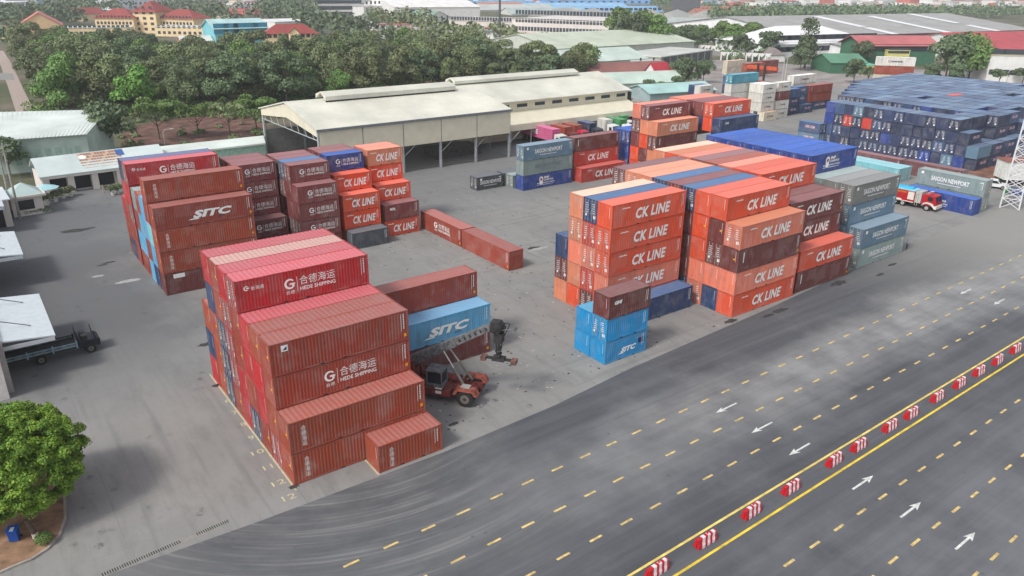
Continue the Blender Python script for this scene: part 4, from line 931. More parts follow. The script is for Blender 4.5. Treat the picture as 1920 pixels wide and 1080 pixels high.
bld('boundary_house', 'low white gatehouse before the works', (1444, 116), (1470, 116), 103, 16, 'hip', (220, 220, 216), (130, 120, 116), rh=3)
# middle ground factory with pale green roofs
bld('green_roof_factory', 'broad pale green roofed factory behind the large round tree', (1040, 122), (1300, 104), 92, 60, 'gable', (196, 200, 190), (190, 198, 178), rh=5)
bld('green_roof_factory', 'pale blue green roofed sheds in front of the broad factory', (1050, 142), (1215, 130), 120, 30, 'gable', (180, 186, 180), (192, 206, 196), rh=4)
bld('white_block', 'plain white block with tiny windows beside the unfinished wall', (1186, 134), (1238, 132), 116, 16, 'flat', (230, 230, 228), (200, 206, 200), (1, 2, .8, 1.8, 4, 4))
bld('concrete_block', 'unfinished grey concrete building with bare pillars', (1238, 132), (1334, 116), 108, 24, 'flat', (142, 138, 130), (196, 198, 190), (1, 7, 5.5, 4.5, 1, 4))
bld('rust_roof_shed', 'old shed with rusty brown roof behind the warehouse', (1112, 156), (1260, 150), 138, 16, 'gable', (178, 140, 124), (140, 92, 84), rh=3)
bld('pale_roof_shed', 'long shed with pale mint roof behind the warehouse', (1140, 172), (1282, 166), 158, 16, 'gable', (190, 200, 190), (186, 202, 190), rh=3)
bld('red_gable_house', 'small white house with steep red roof', (1233, 158), (1262, 156), 146, 10, 'gable', (226, 222, 220), (178, 50, 62), rh=5)
bld('teal_roof_shed', 'low open shed with pale teal roof beyond the CK LINE stacks', (1218, 192), (1340, 184), 176, 14, 'gable', (150, 170, 170), (166, 200, 196), rh=2)
bld('turquoise_house', 'small house under a tree at the right end of the wood', (1085, 150), (1130, 148), 138, 14, 'gable', (160, 130, 120), (170, 190, 180), rh=3)
for nm_, pa_, pb_, n_ in (('left, along the street before the tree belt', (1160, 88), (1345, 101), 16), ('right, before the white works', (1350, 113), (1445, 117), 8)):
    a, c = at(*pa_), at(*pb_); o = empty('arched_wall', a, math.atan2(c.y-a.y, c.x-a.x)); tag(o, 'low white wall with scalloped arches, '+nm_, 'wall'); L_ = (c-a).length; st_ = L_/n_
    for k in range(n_):
        m = MB(); m.box(k*st_, 0, 0, k*st_+st_*.22, .4, 4.2); m.prism([(k*st_+st_*.22, 3.0), (k*st_+st_*.5, 2.2), (k*st_+st_*.78, 3.0), (k*st_+st_, 4.2), (k*st_+st_*.22, 4.2)], .05, .35, 'y'); m.build('arch', plain((226, 224, 220)), o)
# water tower
p = at(1187, 88); o = empty('water_tower', p); tag(o, 'white water tower among the dark trees', 'water tower'); h = height_at(p, 42)
m = MB(); m.tube((0, 0, h-9), (0, 0, h-2), 5, 5.4, 16); m.tube((0, 0, h-12), (0, 0, h-9), 2, 5, 16); m.tube((0, 0, h-2), (0, 0, h), 5.4, 2, 16); m.build('tank', plain((224, 224, 218), .6), o)
for k in range(4):
    a = .78+k*1.571; m = MB(); m.tube((math.cos(a)*5.5, math.sin(a)*5.5, 0), (math.cos(a)*3, math.sin(a)*3, h-10), .7, .5, 6); m.build('leg', plain((214, 214, 208), .6), o)
m = MB(); m.tube((0, 0, 0), (0, 0, h-12), .6, n=6); m.build('riser_pipe', plain((214, 214, 208), .6), o)
# thin mast
p = at(937, 78); m = MB(); m.tube((0, 0, 0), (0, 0, 62), .8, .5, 8); tag(m.build('mast', plain((80, 86, 92)), loc=p), 'tall thin grey mast rising to the top edge above the wood', 'mast')
# far woodland and far town
def far_wood(name, spans, seed, label, mat, nl=26):
    g2 = np.random.default_rng(seed); bl = []
    for px0, px1, py0, py1, n, hh in spans:
        for _ in range(n):
            q = at(g2.uniform(px0, px1), g2.uniform(py0, py1)); s = g2.uniform(.7, 1.25)*hh; bl.append((q.x, q.y, s*.55, s*.62, s*.62, s*.6))
    o = link(name, crown_mesh(name, mat, bl, nl*len(bl), 1.7, seed)); o['kind'] = 'stuff'; o['label'] = label
far_wood('distant_trees', [(0, 150, 30, 50, 110, 12), (0, 40, 50, 95, 22, 11), (90, 240, 8, 30, 80, 12), (300, 420, 5, 45, 90, 12), (490, 600, 22, 38, 70, 14), (500, 600, 36, 48, 30, 12), (560, 700, 58, 72, 60, 12), (700, 960, 60, 76, 24, 6), (640, 760, 78, 92, 16, 9), (350, 480, 20, 60, 40, 10)], 61, 'dark distant trees around and behind the school', LEAF['dark'])
far_wood('distant_trees', [(1310, 1480, 10, 24, 90, 9), (1440, 1640, 27, 40, 170, 10), (1440, 1930, 25, 36, 330, 10), (1300, 1930, -8, 14, 200, 8), (1330, 1475, 38, 48, 40, 12), (1350, 1450, 92, 104, 26, 7), (1225, 1262, 12, 22, 14, 16), (1355, 1440, 106, 116, 20, 4)], 62, 'dark belt of distant trees above the grey works roof', LEAF['dark'])
far_wood('mid_trees', [(780, 960, 62, 84, 44, 8), (960, 1180, 80, 92, 50, 6), (700, 800, 44, 60, 30, 12), (820, 870, 100, 120, 14, 9), (860, 900, 82, 96, 8, 8)], 63, 'scattered street trees before the long white factory', LEAF['olive'])
far_wood('dense_forest_fill', [(80, 480, 124, 170, 110, 8), (480, 980, 132, 152, 100, 8)], 64, 'dense foliage between the trees of the wood', LEAF['dark'], 60)
m = MB(); r_ = random.Random(31); TW = [plain(c, .8) for c in ((226, 224, 220), (206, 198, 190), (150, 170, 190), (196, 110, 100), (176, 178, 176), (226, 214, 190))]
def town(n, px0, px1, py0, py1, s0, s1, h0, h1):
    for _ in range(n):
        q = at(r_.uniform(px0, px1), r_.uniform(py0, py1)); a = r_.uniform(0, 1.57); w_, d_, h_ = r_.uniform(s0, s1), r_.uniform(s0, s1), r_.uniform(h0, h1)
        m.cur = r_.choices(range(6), (6, 3, 1, 2, 3, 2))[0]; mt = Matrix.Translation((q.x, q.y, 0)) @ Matrix.Rotation(a, 4, 'Z'); m.box(-w_/2, -d_/2, 0, w_/2, d_/2, h_, mt)
        if r_.random() < .5: m.cur = r_.choice((1, 3, 4)); m.box(-w_/2-.4, -d_/2-.4, h_, w_/2+.4, d_/2+.4, h_+.5, mt)
        m.cur = 4
town(900, 1290, 1960, -16, 19, 9, 26, 5, 15); town(420, 200, 900, -18, 6, 10, 45, 5, 12); town(60, 330, 520, 2, 24, 8, 20, 4, 9); town(300, 820, 1260, -20, 8, 20, 70, 5, 10); town(120, -20, 330, -16, 8, 10, 30, 5, 10)
town(40, 960, 1180, 78, 90, 5, 12, 2.5, 5); town(50, 700, 960, 56, 76, 5, 14, 2.5, 6)
o = m.build('distant_town', TW); o['kind'] = 'stuff'; o['label'] = 'hazy far town of small pale houses and sheds along the top edge'
flat('pavement', P2((1180, 196), (1560, 165), (1990, 168), (1990, 140), (1640, 128), (1440, 118), (1340, 112), (1300, 128), (1290, 160), (1190, 180)), .0, plain((150, 142, 138), .9, sc=.1, vary=.2))
flat('pavement', P2((690, 72), (960, 92), (1180, 92), (1340, 104), (1450, 112), (1440, 98), (1180, 80), (960, 72), (700, 60)), .0, plain((150, 148, 144), .9, sc=.1, vary=.2))
# ------------------------------------------------------------------ open shed and warehouse
CREAM = plain((220, 213, 190), .6, vary=.05, sc=.4); M_RF = roofmat((212, 210, 196)); M_STEEL = plain((168, 172, 174), .6, vary=.1); M_INT = plain((120, 120, 118), .8)
o = empty('open_shed', (40.5, 89.5, 0)); tag(o, 'large open cream shed with ridge vent behind the orange stacks', 'shed')
W_, D_, E_, RG = 45.4, 31., 10.8, 14.0
m = MB()
m.prism([(-.8, E_-.1), (D_/2, RG), (D_+.8, E_-.1), (D_+.8, E_+.12), (D_/2, RG+.25), (-.8, E_+.12)], -.6, W_+.3, 'x')
for x in np.arange(0, W_, .9): m.prism([(-.8, E_+.12), (D_/2, RG+.25), (D_/2, RG+.29), (-.8, E_+.16)], x, x+.07, 'x')
m.build('roof', M_RF, o)
m = MB(); m.prism([(D_/2-2.6, RG+.1), (D_/2, RG+1.5), (D_/2+2.6, RG+.1), (D_/2+2.6, RG+.95), (D_/2, RG+1.7), (D_/2-2.6, RG+.95)], 7.5, W_-6, 'x'); m.build('ridge_vent', M_RF, o)
m = MB(); m.box(7.6, D_/2-2.5, RG-.5, W_-6.1, D_/2-2.3, RG+.8); m.build('vent_louvre', M_DARK, o)
m = MB(); m.box(-.5, -.85, E_-.35, W_+.3, -.62, E_+.14); m.build('gutter', plain((120, 124, 128)), o)
for i in range(5):
    x0 = i*W_/5; m = MB(); m.box(x0+.16, -.5, 5.6, x0+W_/5-.06, -.4, E_-.1)
    for k in range(12): m.box(x0+.3+k*.72, -.53, 5.6, x0+.36+k*.72, -.5, E_-.1)
    m.build('fascia_panel', CREAM, o)
for i in range(6):
    for y in (0, D_):
        m = MB(); x = i*W_/5; m.box(x-.18, y-.3, 0, x+.18, y+.3, E_-.1); m.build('column', M_STEEL, o)
    m = MB(); x = i*W_/5
    m.tube((x, .2, E_-.6), (x, D_/2, RG-.5), .12); m.tube((x, D_/2, RG-.5), (x, D_-.2, E_-.6), .12); m.tube((x, .2, E_-2.2), (x, D_-.2, E_-2.2), .1)
    for k in range(8): y = D_*(k+.5)/8; m.tube((x, y, E_-2.2), (x, y+D_/16, E_-.7+min(y, D_-y)/D_*6), .07)
    m.tube((x, -.1, 3.2), (x+3., -.1, 5.6), .08)
    m.build('roof_truss', M_STEEL, o)
m = MB(); m.prism([(0, E_-1.4), (0, E_), (D_/2, RG-.1), (D_, E_), (D_, E_-1.4), (D_/2, RG-3.)], -.3, -.15, 'x'); m.build('gable_fascia', CREAM, o)
m = MB(); m.box(0, D_-.1, 0, W_, D_+.1, 6.2); m.build('back_wall', M_INT, o)
m = MB(); m.box(0, .6, .004, W_, D_-.6, .25); m.build('floor_slab', plain((120, 116, 112), .9), o)
m = MB(); m.box(30, 6, .25, 42, 12, 2.2); m.box(18, 14, .25, 26, 20, 1.8); m.build('stored_goods', plain((86, 80, 76), .9, vary=.3), o)
WH = empty('warehouse', (86.4, 105.6, 0)); tag(WH, 'long cream warehouse with window strip and awning beyond the shed', 'warehouse')
W_, D_, E_, RG = 52., 26., 9.6, 13.2
m = MB(); m.box(0, 0, 0, W_, D_, E_); m.build('wall', CREAM, WH)
m = MB(); m.prism([(-1, E_-.1), (D_/2, RG), (D_+1, E_-.1), (D_+1, E_+.12), (D_/2, RG+.25), (-1, E_+.12)], -.3, W_+.5, 'x'); m.build('roof', M_RF, WH)
m = MB(); m.prism([(D_/2-2.2, RG+.1), (D_/2, RG+1.3), (D_/2+2.2, RG+.1), (D_/2+2.2, RG+.8), (D_/2, RG+1.5), (D_/2-2.2, RG+.8)], 2, W_-9, 'x'); m.build('ridge_vent', M_RF, WH)
m = MB(); m.prism([(0, E_), (D_, E_), (D_/2, RG)], W_-.2, W_, 'x'); m.build('gable_wall', CREAM, WH)
m = MB(); m.prism([(0, 6.9), (-6.5, 5.0), (-6.5, 5.15), (0, 7.1)], 0, W_, 'x'); m.box(0, -6.6, 3.6, W_, -6.5, 5.1); m.build('awning', CREAM, WH)
for i in range(9):
    m = MB(); m.tube((1+i*6.2, -6.4, 4.4), (1+i*6.2, -.2, 3.6), .09, n=5); m.tube((1+i*6.2, -6.3, 0), (1+i*6.2, -6.3, 4.4), .12, n=6); m.build('awning_post', M_STEEL, WH)
    m = MB(); m.box(2.2+i*5.7, -.08, 8.0, 5.4+i*5.7, 0, 8.8); m.build('window', M_WIN, WH)
m = MB(); m.box(W_+.5, 0, 2, W_+1.5, 4, 9); tag(m.build('dark_screen', M_DARK, loc=(86.4, 105.6, 0)), 'dark vertical panel beside the far end of the warehouse', 'panel')
# ------------------------------------------------------------------ left side buildings
GW = plain((180, 196, 186), .7, vary=.1, sc=.3)
a, b_, c_, d_ = at(162, 252, 7), at(-60, 268, 7), at(-80, 212, 9.5), at(203, 205, 9.5)
HALL = empty('long_hall', (a.x, a.y, 0)); tag(HALL, 'long hall with pale ribbed metal roof and pale green wall at the left', 'hall'); O_ = Vector((a.x, a.y, 0))
m = MB(); q = [p-O_ for p in (b_, a, d_, c_)]; m.quad(*q)
for t in np.linspace(.02, .98, 30):
    p0 = q[0].lerp(q[1], t); p1 = q[3].lerp(q[2], t); dx = Vector((.12, 0, 0)); up = Vector((0, 0, .08)); m.quad(p0+up, p0+dx+up, p1+dx+up, p1+up); m.quad(p0, p0+up, p1+up, p1); m.quad(p0+dx+up, p0+dx, p1+dx, p1+dx+up)
m.quad(*[v-Vector((0, 0, .15)) for v in reversed(q)]); m.build('roof', roofmat((206, 214, 208)), HALL)
m = MB(); f = Vector((0, .8, 0)); lo = lambda v: Vector((v.x, v.y, 0)); dn = Vector((0, 0, -.3))
m.quad(lo(q[0])+f, lo(q[1])+f, q[1]+f+dn, q[0]+f+dn); m.quad(lo(q[1])+f, lo(q[2]), q[2]+dn, q[1]+f+dn); m.build('wall', GW, HALL)
for i in range(7):
    t0 = .35+i*.088; p0 = lo(q[0]).lerp(lo(q[1]), t0)+Vector((0, .72, 0)); p1 = lo(q[0]).lerp(lo(q[1]), t0+.05)+Vector((0, .72, 0)); m = MB(); m.quad(p0+Vector((0, 0, 1.6)), p1+Vector((0, 0, 1.6)), p1+Vector((0, 0, 4.6)), p0+Vector((0, 0, 4.6))); m.build('wall_panel', plain((150, 178, 166), .6), HALL)
# green roofed low building right of it
a, b_, c_, d_ = at(296, 291, 4.2), at(498, 268, 4.2), at(494, 254, 4.8), at(293, 275, 4.8)
o = empty('long_low_building', (a.x, a.y, 0)); tag(o, 'long low building with pale mint roof behind the left container stacks', 'building'); O_ = Vector((a.x, a.y, 0))
m = MB(); q = [p-O_ for p in (a, b_, c_, d_)]; m.quad(*q); m.quad(*[v-Vector((0, 0, .2)) for v in reversed(q)]); m.quad(q[0]-Vector((0, 0, .35)), q[1]-Vector((0, 0, .35)), q[1], q[0]); m.build('roof', roofmat((208, 216, 208)), o)
m = MB(); f = Vector((0, .6, 0)); m.quad(lo(q[0])+f, lo(q[1])+f, q[1]+f-Vector((0, 0, .2)), q[0]+f-Vector((0, 0, .2))); m.build('wall', plain((168, 206, 186), .7), o)
WHT = plain((222, 214, 204), .7, vary=.06, sc=.6)
# office with the tiled sign roof
OF = empty('yard_office', (-4.9, 111.2, 0), R(3)); tag(OF, 'small white yard office with tiled sign on its pale roof', 'office')
W_, D_ = 22., 9.
m = MB(); m.box(0, 0, 2.95, W_, .3, 3.5); m.box(0, .3, 0, W_, D_, 3.4)
for x in (0, 4.1, 8.2, 12.6, 17, W_-1.1): m.box(x, -.9, 0, x+1.1, 0, 3.0)
m.box(-.3, -1.2, 3.0, W_+.3, 0, 3.45); m.build('wall', WHT, OF)
for i, x in enumerate((1.3, 5.4, 9.5, 13.9)):
    m = MB(); m.box(x, .2, .3 if i in (1, 2) else 1., x+2.7, .29, 2.8); m.build('opening', plain((28, 27, 27), .6), OF)
m = MB(); m.prism([(-1.3, 3.45), (4.5, 5.9), (D_+.5, 3.6), (D_+.5, 3.75), (4.5, 6.1), (-1.3, 3.62)], -.4, W_+.4, 'x'); m.build('roof', roofmat((196, 206, 204)), OF)
m = MB(); mt = M_ = None; slope = lambda t: (-.9+t*5.2, 3.75+t*2.28)
for r2 in range(6):
    for c2 in range(15):
        (y0, z0), (y1, z1) = slope(r2/6+.01), slope((r2+.82)/6); x0 = 7.2+c2*.5; m.cur = 0 if (r2*7+c2*3) % 5 else 1
        m.quad((x0, y0, z0), (x0+.45, y0, z0), (x0+.45, y1, z1+.04), (x0, y1, z1+.04))
m.build('tiled_sign', [plain((168, 118, 88), .7), plain((202, 160, 122), .7)], OF)
m = MB(); (y0, z0), (y1, z1) = slope(.62), slope(.98); m.quad((13.9, y0, z0+.06), (15.3, y0, z0+.06), (15.3, y1, z1+.06), (13.9, y1, z1+.06)); m.build('blue_corner', plain((60, 100, 160)), OF)
m = MB(); cy, cz = slope(.75); m.poly([(7.9+.7*math.cos(t), cy+.62*math.sin(t), cz+.07+.27*math.sin(t)) for t in np.linspace(0, 6.28, 14)[:-1]]); m.build('round_emblem', M_WHITE, OF)
# guard house with pyramid roof
o = empty('guard_house', (-10.9, 97.6, 0), R(4)); tag(o, 'small white guard house with pale pyramid roof near the utility poles', 'guard house')
m = MB(); m.box(0, 0, 0, 4.6, 4.4, 3.2); m.box(-.6, -.6, 3.2, 5.2, 5., 3.55); m.build('wall', WHT, o)
m = MB(); t = (2.3, 2.2, 5.3); A = [(-.3, -.3, 3.56), (4.9, -.3, 3.56), (4.9, 4.7, 3.56), (-.3, 4.7, 3.56)]
for i in range(4): m.poly([A[i], A[(i+1) % 4], t])
m.build('roof', roofmat((176, 196, 192)), o)
m = MB(); m.box(1., -.05, 1.1, 3.3, .0, 2.7); m.build('window', M_DARK, o)
o = empty('white_outbuilding', (-19, 92, 0), R(2)); tag(o, 'white flat outbuilding with dark open front at the left edge', 'outbuilding')
m = MB(); m.box(0, 0, 3.4, 7.6, 9, 4.4); m.box(6.6, 0, 0, 7.6, 9, 3.4); m.build('wall', WHT, o); m = MB(); m.box(0, .4, 0, 6.6, .5, 3.4); m.build('opening', M_DARK, o)
m = MB(); m.box(-.3, -.3, 4.41, 7.9, 9.3, 4.6); m.build('roof', roofmat((204, 210, 214)), o)
p = at(84, 352, 2.6); m = MB(); n = 8
for k in range(n):
    a0, a1 = 6.283*k/n, 6.283*(k+1)/n; m.poly([(2.3*math.cos(a0), 2.3*math.sin(a0), 0), (2.3*math.cos(a1), 2.3*math.sin(a1), 0), (0, 0, .7)])
o = empty('parasol', (p.x, p.y, 0)); tag(o, 'pale turquoise parasol between the office and the guard house', 'parasol'); m.build('canopy', plain((164, 208, 214)), o, (0, 0, 2.6)); m = MB(); m.tube((0, 0, 0), (0, 0, 3.2), .05); m.build('pole', M_STEEL, o)
# hedge in planters
for i, (px, py) in enumerate(((90, 384), (106, 378), (120, 372), (134, 368), (212, 366), (222, 363))):
    p = at(px, py); o = empty('potted_shrub', p); tag(o, ['leafy shrub in a white pot, leftmost beside the office front', 'second potted shrub from the left beside the office front', 'third potted shrub from the left beside the office front', 'fourth potted shrub, nearest the office pillar', 'taller potted shrub left of the tall container stack', 'potted shrub touching the tall container stack'][i], 'shrub', 'potted shrubs before the office')
    m = MB(); m.tube((0, 0, 0), (0, 0, .55), .28, .36, 10); m.build('pot', WHT, o)
    link('foliage', crown_mesh('foliage', LEAF['olive'], [(0, 0, 1.3, .9, .9, .8), (.5, .3, 1., .6, .6, .5), (-.6, .2, 1.1, .6, .7, .6)], 420, .16, 70+i), o)
p = at(52, 403); o = link('hedge', crown_mesh('hedge', LEAF['dark'], [(k*1.1-2.5, 0, .5, .9, .7, .6) for k in range(6)], 1200, .14, 79), None, p); tag(o, 'low dark hedge in front of the guard house', 'hedge')
p = at(76, 388); o = empty('globe_lamp', p); tag(o, 'short garden lamp with pale globe before the guard house', 'lamp'); m = MB(); m.tube((0, 0, 0), (0, 0, 1.3), .06); m.build('post', M_STEEL, o)
m = MB(); 
for k in range(6):
    for j in range(10):
        e0, e1 = -1.57+3.1416*k/6, -1.57+3.1416*(k+1)/6; a0, a1 = .6283*j, .6283*(j+1); f2 = lambda e, a: (.42*math.cos(e)*math.cos(a), .42*math.cos(e)*math.sin(a), 1.6+.42*math.sin(e)); m.quad(f2(e0, a0), f2(e0, a1), f2(e1, a1), f2(e1, a0))
m.build('globe', plain((226, 226, 190)), o, smooth=True)
p = at(80, 398); m = MB(); m.box(-1.3, -.5, 0, 1.5, .6, .5); tag(m.build('concrete_block', plain((196, 196, 200)), loc=p), 'pale low concrete slab beside the globe lamp', 'slab')
def utility_pole(px, py, ytop, lab):
    p = at(px, py); h = height_at(p, ytop); o = empty('utility_pole', p); tag(o, lab, 'pole'); m = MB(); m.tube((0, 0, 0), (0, 0, h), .22, .13, 8); m.build('post', plain((150, 146, 140), .8), o)
    for z in (h-.5, h-1.5): m = MB(); m.box(-1.1, -.08, z, 1.1, .08, z+.14); m.build('crossarm', plain((140, 138, 134)), o)
utility_pole(38, 410, 268, 'concrete utility pole in front of the guard house, right one'); utility_pole(24, 398, 286, 'concrete utility pole nearer the left edge, left one')
def street_lamp(px, py, ytop, lab, d=1, hd=1.8, r=.09):
    p = at(px, py); h = height_at(p, ytop); o = empty('street_lamp', p); tag(o, lab, 'street lamp'); m = MB(); m.tube((0, 0, 0), (0, 0, h-.6), r, r*.7, 7); m.path([(0, 0, h-.6), (.5*d, 0, h-.1), (hd*d, 0, h)], r*.6); m.build('pole', plain((190, 190, 186), .5), o)
    m = MB(); m.box(hd*d-.2, -.15, h-.07, hd*d+.75, .15, h+.08); m.build('lamp_head', plain((214, 214, 210), .5), o)
street_lamp(310, 275, 243, 'street lamp with curved arm over the rubble ground')
for px, py, yt, lab in ((1196, 200, 165, 'slim lamp post at the far end of the warehouse'), (1255, 95, 48, 'lamp post before the dark tree belt'), (1286, 97, 72, 'short twin lamp post before the tree belt'), (1371, 150, 128, 'white lamp post left of the navy containers'), (1464, 165, 108, 'tall pale post beside the orange crane, left of two'), (1469, 165, 106, 'tall pale post beside the orange crane, right of two'), (1755, 146, 106, 'leaning lamp post before the large spreading trees'), (1812, 146, 104, 'lamp post right of the large spreading tree'), (1885, 162, 132, 'lamp post between the small trees at right'), (1428, 108, 72, 'tall lamp post before the white works'), (1534, 115, 90, 'lamp post before the white office'), (1520, 118, 92, 'lamp post near the tall narrow tree'), (915, 66, 40, 'lamp post above the wood'), (822, 70, 44, 'lamp post amid street trees'), (743, 58, 28, 'tall lamp post before the grey block')):
    street_lamp(px, py, yt, lab, r=.16, hd=1.)
# fence along the back of the yard office
m = MB(); 
for i in range(24): m.tube((-16+i*2.1, 122, 0), (-16+i*2.1, 122, 2.3), .06, n=5)
for z in (.9, 1.6, 2.2): m.tube((-16, 122, z), (33, 122, z), .03, n=4)
o = m.build('fence', plain((120, 124, 120))); tag(o, 'thin post and rail fence behind the yard office', 'fence')
# bottom left building with canopies
BW = plain((214, 210, 206), .7, vary=.08); BD = empty('canopy_building', (-17.2, 29, 0)); tag(BD, 'long white building at the left edge carrying the flat canopies', 'building')
m = MB(); m.box(-14, 0, 0, 0, 78, 5.2); m.build('wall', BW, BD)
m = MB(); m.box(-14.3, -.3, 5.2, .15, 78.3, 5.5); m.build('roof', roofmat((200, 202, 204)), BD)
p0, p1 = at(4, 560, 6), at(38, 742, 1); m = MB(); m.box(.02, 1.2, 0, .5, 1.7, 5.6); m.build('pillar', plain((166, 166, 164)), BD)
for i, (y0, y1) in enumerate(((31.4, 44.6), (60.8, 72.6), (88, 98))):
    m = MB(); z0, z1 = 5.0, 4.5; X1 = 5.0
    m.v += [(.1, y0-29, z0), (X1, y0-29, z1), (X1, y1-29, z1), (.1, y1-29, z0), (.1, y0-29, z0-.14), (X1, y0-29, z1-.14), (X1, y1-29, z1-.14), (.1, y1-29, z0-.14)]
    m.f += [(0, 1, 2, 3), (7, 6, 5, 4), (0, 4, 5, 1), (1, 5, 6, 2), (2, 6, 7, 3), (3, 7, 4, 0)]; m.mi += [0]*6
    m.box(.2, y0-29.02, z1-.55, X1-.1, y0-28.9, z1-.14)
    cp = m.build('canopy', plain((196, 204, 208), .5, vary=.05), BD)
    for t in (.25, .8): m = MB(); m.tube((.1, y0-29+(y1-y0)*t, 6.1), (X1*.65, y0-29+(y1-y0)*t, z1+.25), .05, n=5); m.build('tie_rod', plain((90, 90, 92)), cp)
for i in range(5):
    m = MB(); m.box(0.01, 6+i*14, .2, .06, 11+i*14, 3.6); m.build('shutter', plain((70, 72, 74)), BD)
p = at(200, 655); m = MB(); 
# soil island with kerb, bin, bush, bollard
isl = [(-40, 20), (-40, -2), (-24, -2.4), (-20.6, 2.2)]+[tuple(at(*q)[:2]) for q in ((30, 1062), (60, 1050), (90, 1030), (112, 1005), (123, 975), (122, 945), (118, 900), (105, 860), (60, 800), (10, 770))]
m = MB(); m.poly([(x, y, .1) for x, y in isl]); o = m.build('soil_island', plain((150, 118, 92), .95, vary=.25, sc=.8)); o['kind'] = 'structure'
m = MB(); n = len(isl)
for i in range(n):
    a, c = Vector((*isl[i], 0)), Vector((*isl[(i+1) % n], 0)); d = (c-a).normalized(); w_ = Vector((d.y, -d.x, 0))*.09
    if (c-a).length > 25: continue
    mtx = [a-w_, c-w_, c+w_, a+w_]; m.v += [tuple(v+Vector((0, 0, .0))) for v in mtx]+[tuple(v+Vector((0, 0, .16))) for v in mtx]; k = len(m.v)-8
    m.f += [tuple(k+j for j in f) for f in ((4, 5, 6, 7), (0, 1, 5, 4), (1, 2, 6, 5), (2, 3, 7, 6), (3, 0, 4, 7))]; m.mi += [0]*5
o = m.build('kerb', plain((160, 152, 144), .9)); o['kind'] = 'structure'
p = at(29, 1012, .1); o = empty('recycling_bin', p, R(-20)); tag(o, 'blue wheeled bin with white mark under the near tree', 'bin'); m = MB(); m.prism([(-.26, .08), (.26, .08), (.32, .95), (-.32, .95)], -.3, .3, 'x'); m.build('body', plain((20, 80, 170), .5), o)
m = MB(); m.box(-.36, -.4, .95, .36, .38, 1.03); m.build('lid', plain((14, 96, 196), .4), o); m = MB(); m.box(-.12, -.36, 1.031, .14, .1, 1.04); m.build('mark', M_WHITE, o)
for s_ in (-1, 1): m = MB(); m.tube((s_*.3, .3, .1), (s_*.36, .3, .1), .1, n=10); m.build('wheel', M_RUB, o)
p = at(67, 1008, .1); o = empty('tree_stake', p); tag(o, 'brown stump with white painted foot left of the round bush', 'stump'); m = MB(); m.tube((0, 0, .4), (-.3, .35, 1.5), .2, .16, 8); m.build('trunk', M_BARK, o); m = MB(); m.tube((0, 0, 0), (0, 0, .42), .21, n=8); m.build('white_foot', WHT, o)
p = at(84, 1018, .1); tag(link('round_bush', crown_mesh('round_bush', LEAF['green'], [(0, 0, .4, .6, .6, .45)], 1300, .06, 90), None, p), 'small round clipped bush on the soil island', 'bush')
# ------------------------------------------------------------------ vehicles
def wheel(par, x, y, r=.5, w_=.32, hub=(150, 148, 144), name='wheel'):
    q = empty(name, (x, y, r)); q.parent = par
    m = MB(); m.tube((0, -w_/2, 0), (0, w_/2, 0), r, n=18); m.build('tyre', M_RUB, q)
    m = MB(); m.tube((0, -w_/2-.02, 0), (0, w_/2+.02, 0), r*.55, n=12); m.build('rim', plain(hub, .5), q)
    m = MB(); m.tube((0, -w_/2-.04, 0), (0, w_/2+.04, 0), r*.2, n=8); m.build('hub', M_DARK, q)
    return q
# burnt looking reach stacker
RS = empty('reach_stacker', (19.15, 3.4, 0), math.atan2(-.8, .6)); tag(RS, 'old grimy reach stacker with long grey boom and red chassis', 'reach stacker')
RR = plain((124, 56, 50), .75, vary=.4, sc=2.5); RG_ = plain((112, 114, 116), .75, vary=.35, sc=3.); RD_ = plain((52, 50, 50), .8, vary=.3, sc=3.)
for y in (-1.45, 1.45): wheel(RS, 0, y, .85, .7, (112, 106, 98))
for y in (-1.0, 1.0): wheel(RS, -5.4, y, .72, .5)
m = MB(); m.prism([(-6.6, .6), (.8, .55), (1.0, 1.0), (.9, 1.35), (-6.9, 1.5)], -1.0, -.7, 'y'); m.prism([(-6.6, .6), (.8, .55), (1.0, 1.0), (.9, 1.35), (-6.9, 1.5)], .7, 1.0, 'y'); m.box(-6.8, -.7, .7, .6, .7, 1.1); m.build('chassis', RR, RS)
for s_ in (-1, 1): 
    m = MB(); m.prism([(-1.3, 1.2), (-.9, 1.85), (.9, 1.9), (1.25, 1.3), (.9, 1.3), (.7, 1.65), (-.7, 1.65), (-.95, 1.2)], s_*1.85-.0 if s_ > 0 else -1.85, 1.0 if s_ > 0 else -1.0, 'y'); m.build('fender', plain((158, 84, 68), .8, vary=.4, sc=2.), RS)
m = MB(); m.box(-7.4, -1.5, .9, -5.6, 1.5, 2.5); m.build('counterweight', RR, RS)
for s_ in (-1, 1): m = MB(); m.box(-4.6, s_*1.05 if s_ > 0 else -1.75, .75, -1.5, 1.75 if s_ > 0 else -1.05, 1.45); m.build('side_tank', RR, RS)
m = MB(); m.box(-3.0, -1.77, 1.0, -2.4, -1.75, 1.3); m.box(-3.1, -1.7, 1.46, -2.4, -1.2, 1.48); m.build('notice_plate', M_WHITE, RS)
m = MB(); m.box(-.5, -1.55, 1.9, .4, -.95, 2.05); m.build('deck_plate', plain((160, 156, 150)), RS)
cb = empty('cab', (-3.2, -.75, 1.5)); cb.parent = RS
m = MB()
for x in (-.75, .75):
    for y in (-.72, .72): m.box(x-.05, y-.05, 0, x+.05, y+.05, 1.6)
m.box(-.85, -.82, 1.6, .85, .82, 1.72); m.box(-.8, -.77, 0, .8, .77, .35); m.build('cab_frame', RG_, cb)
m = MB(); m.box(-.71, -.68, .35, .71, .68, 1.58); m.build('cab_glass', M_GLASS, cb)
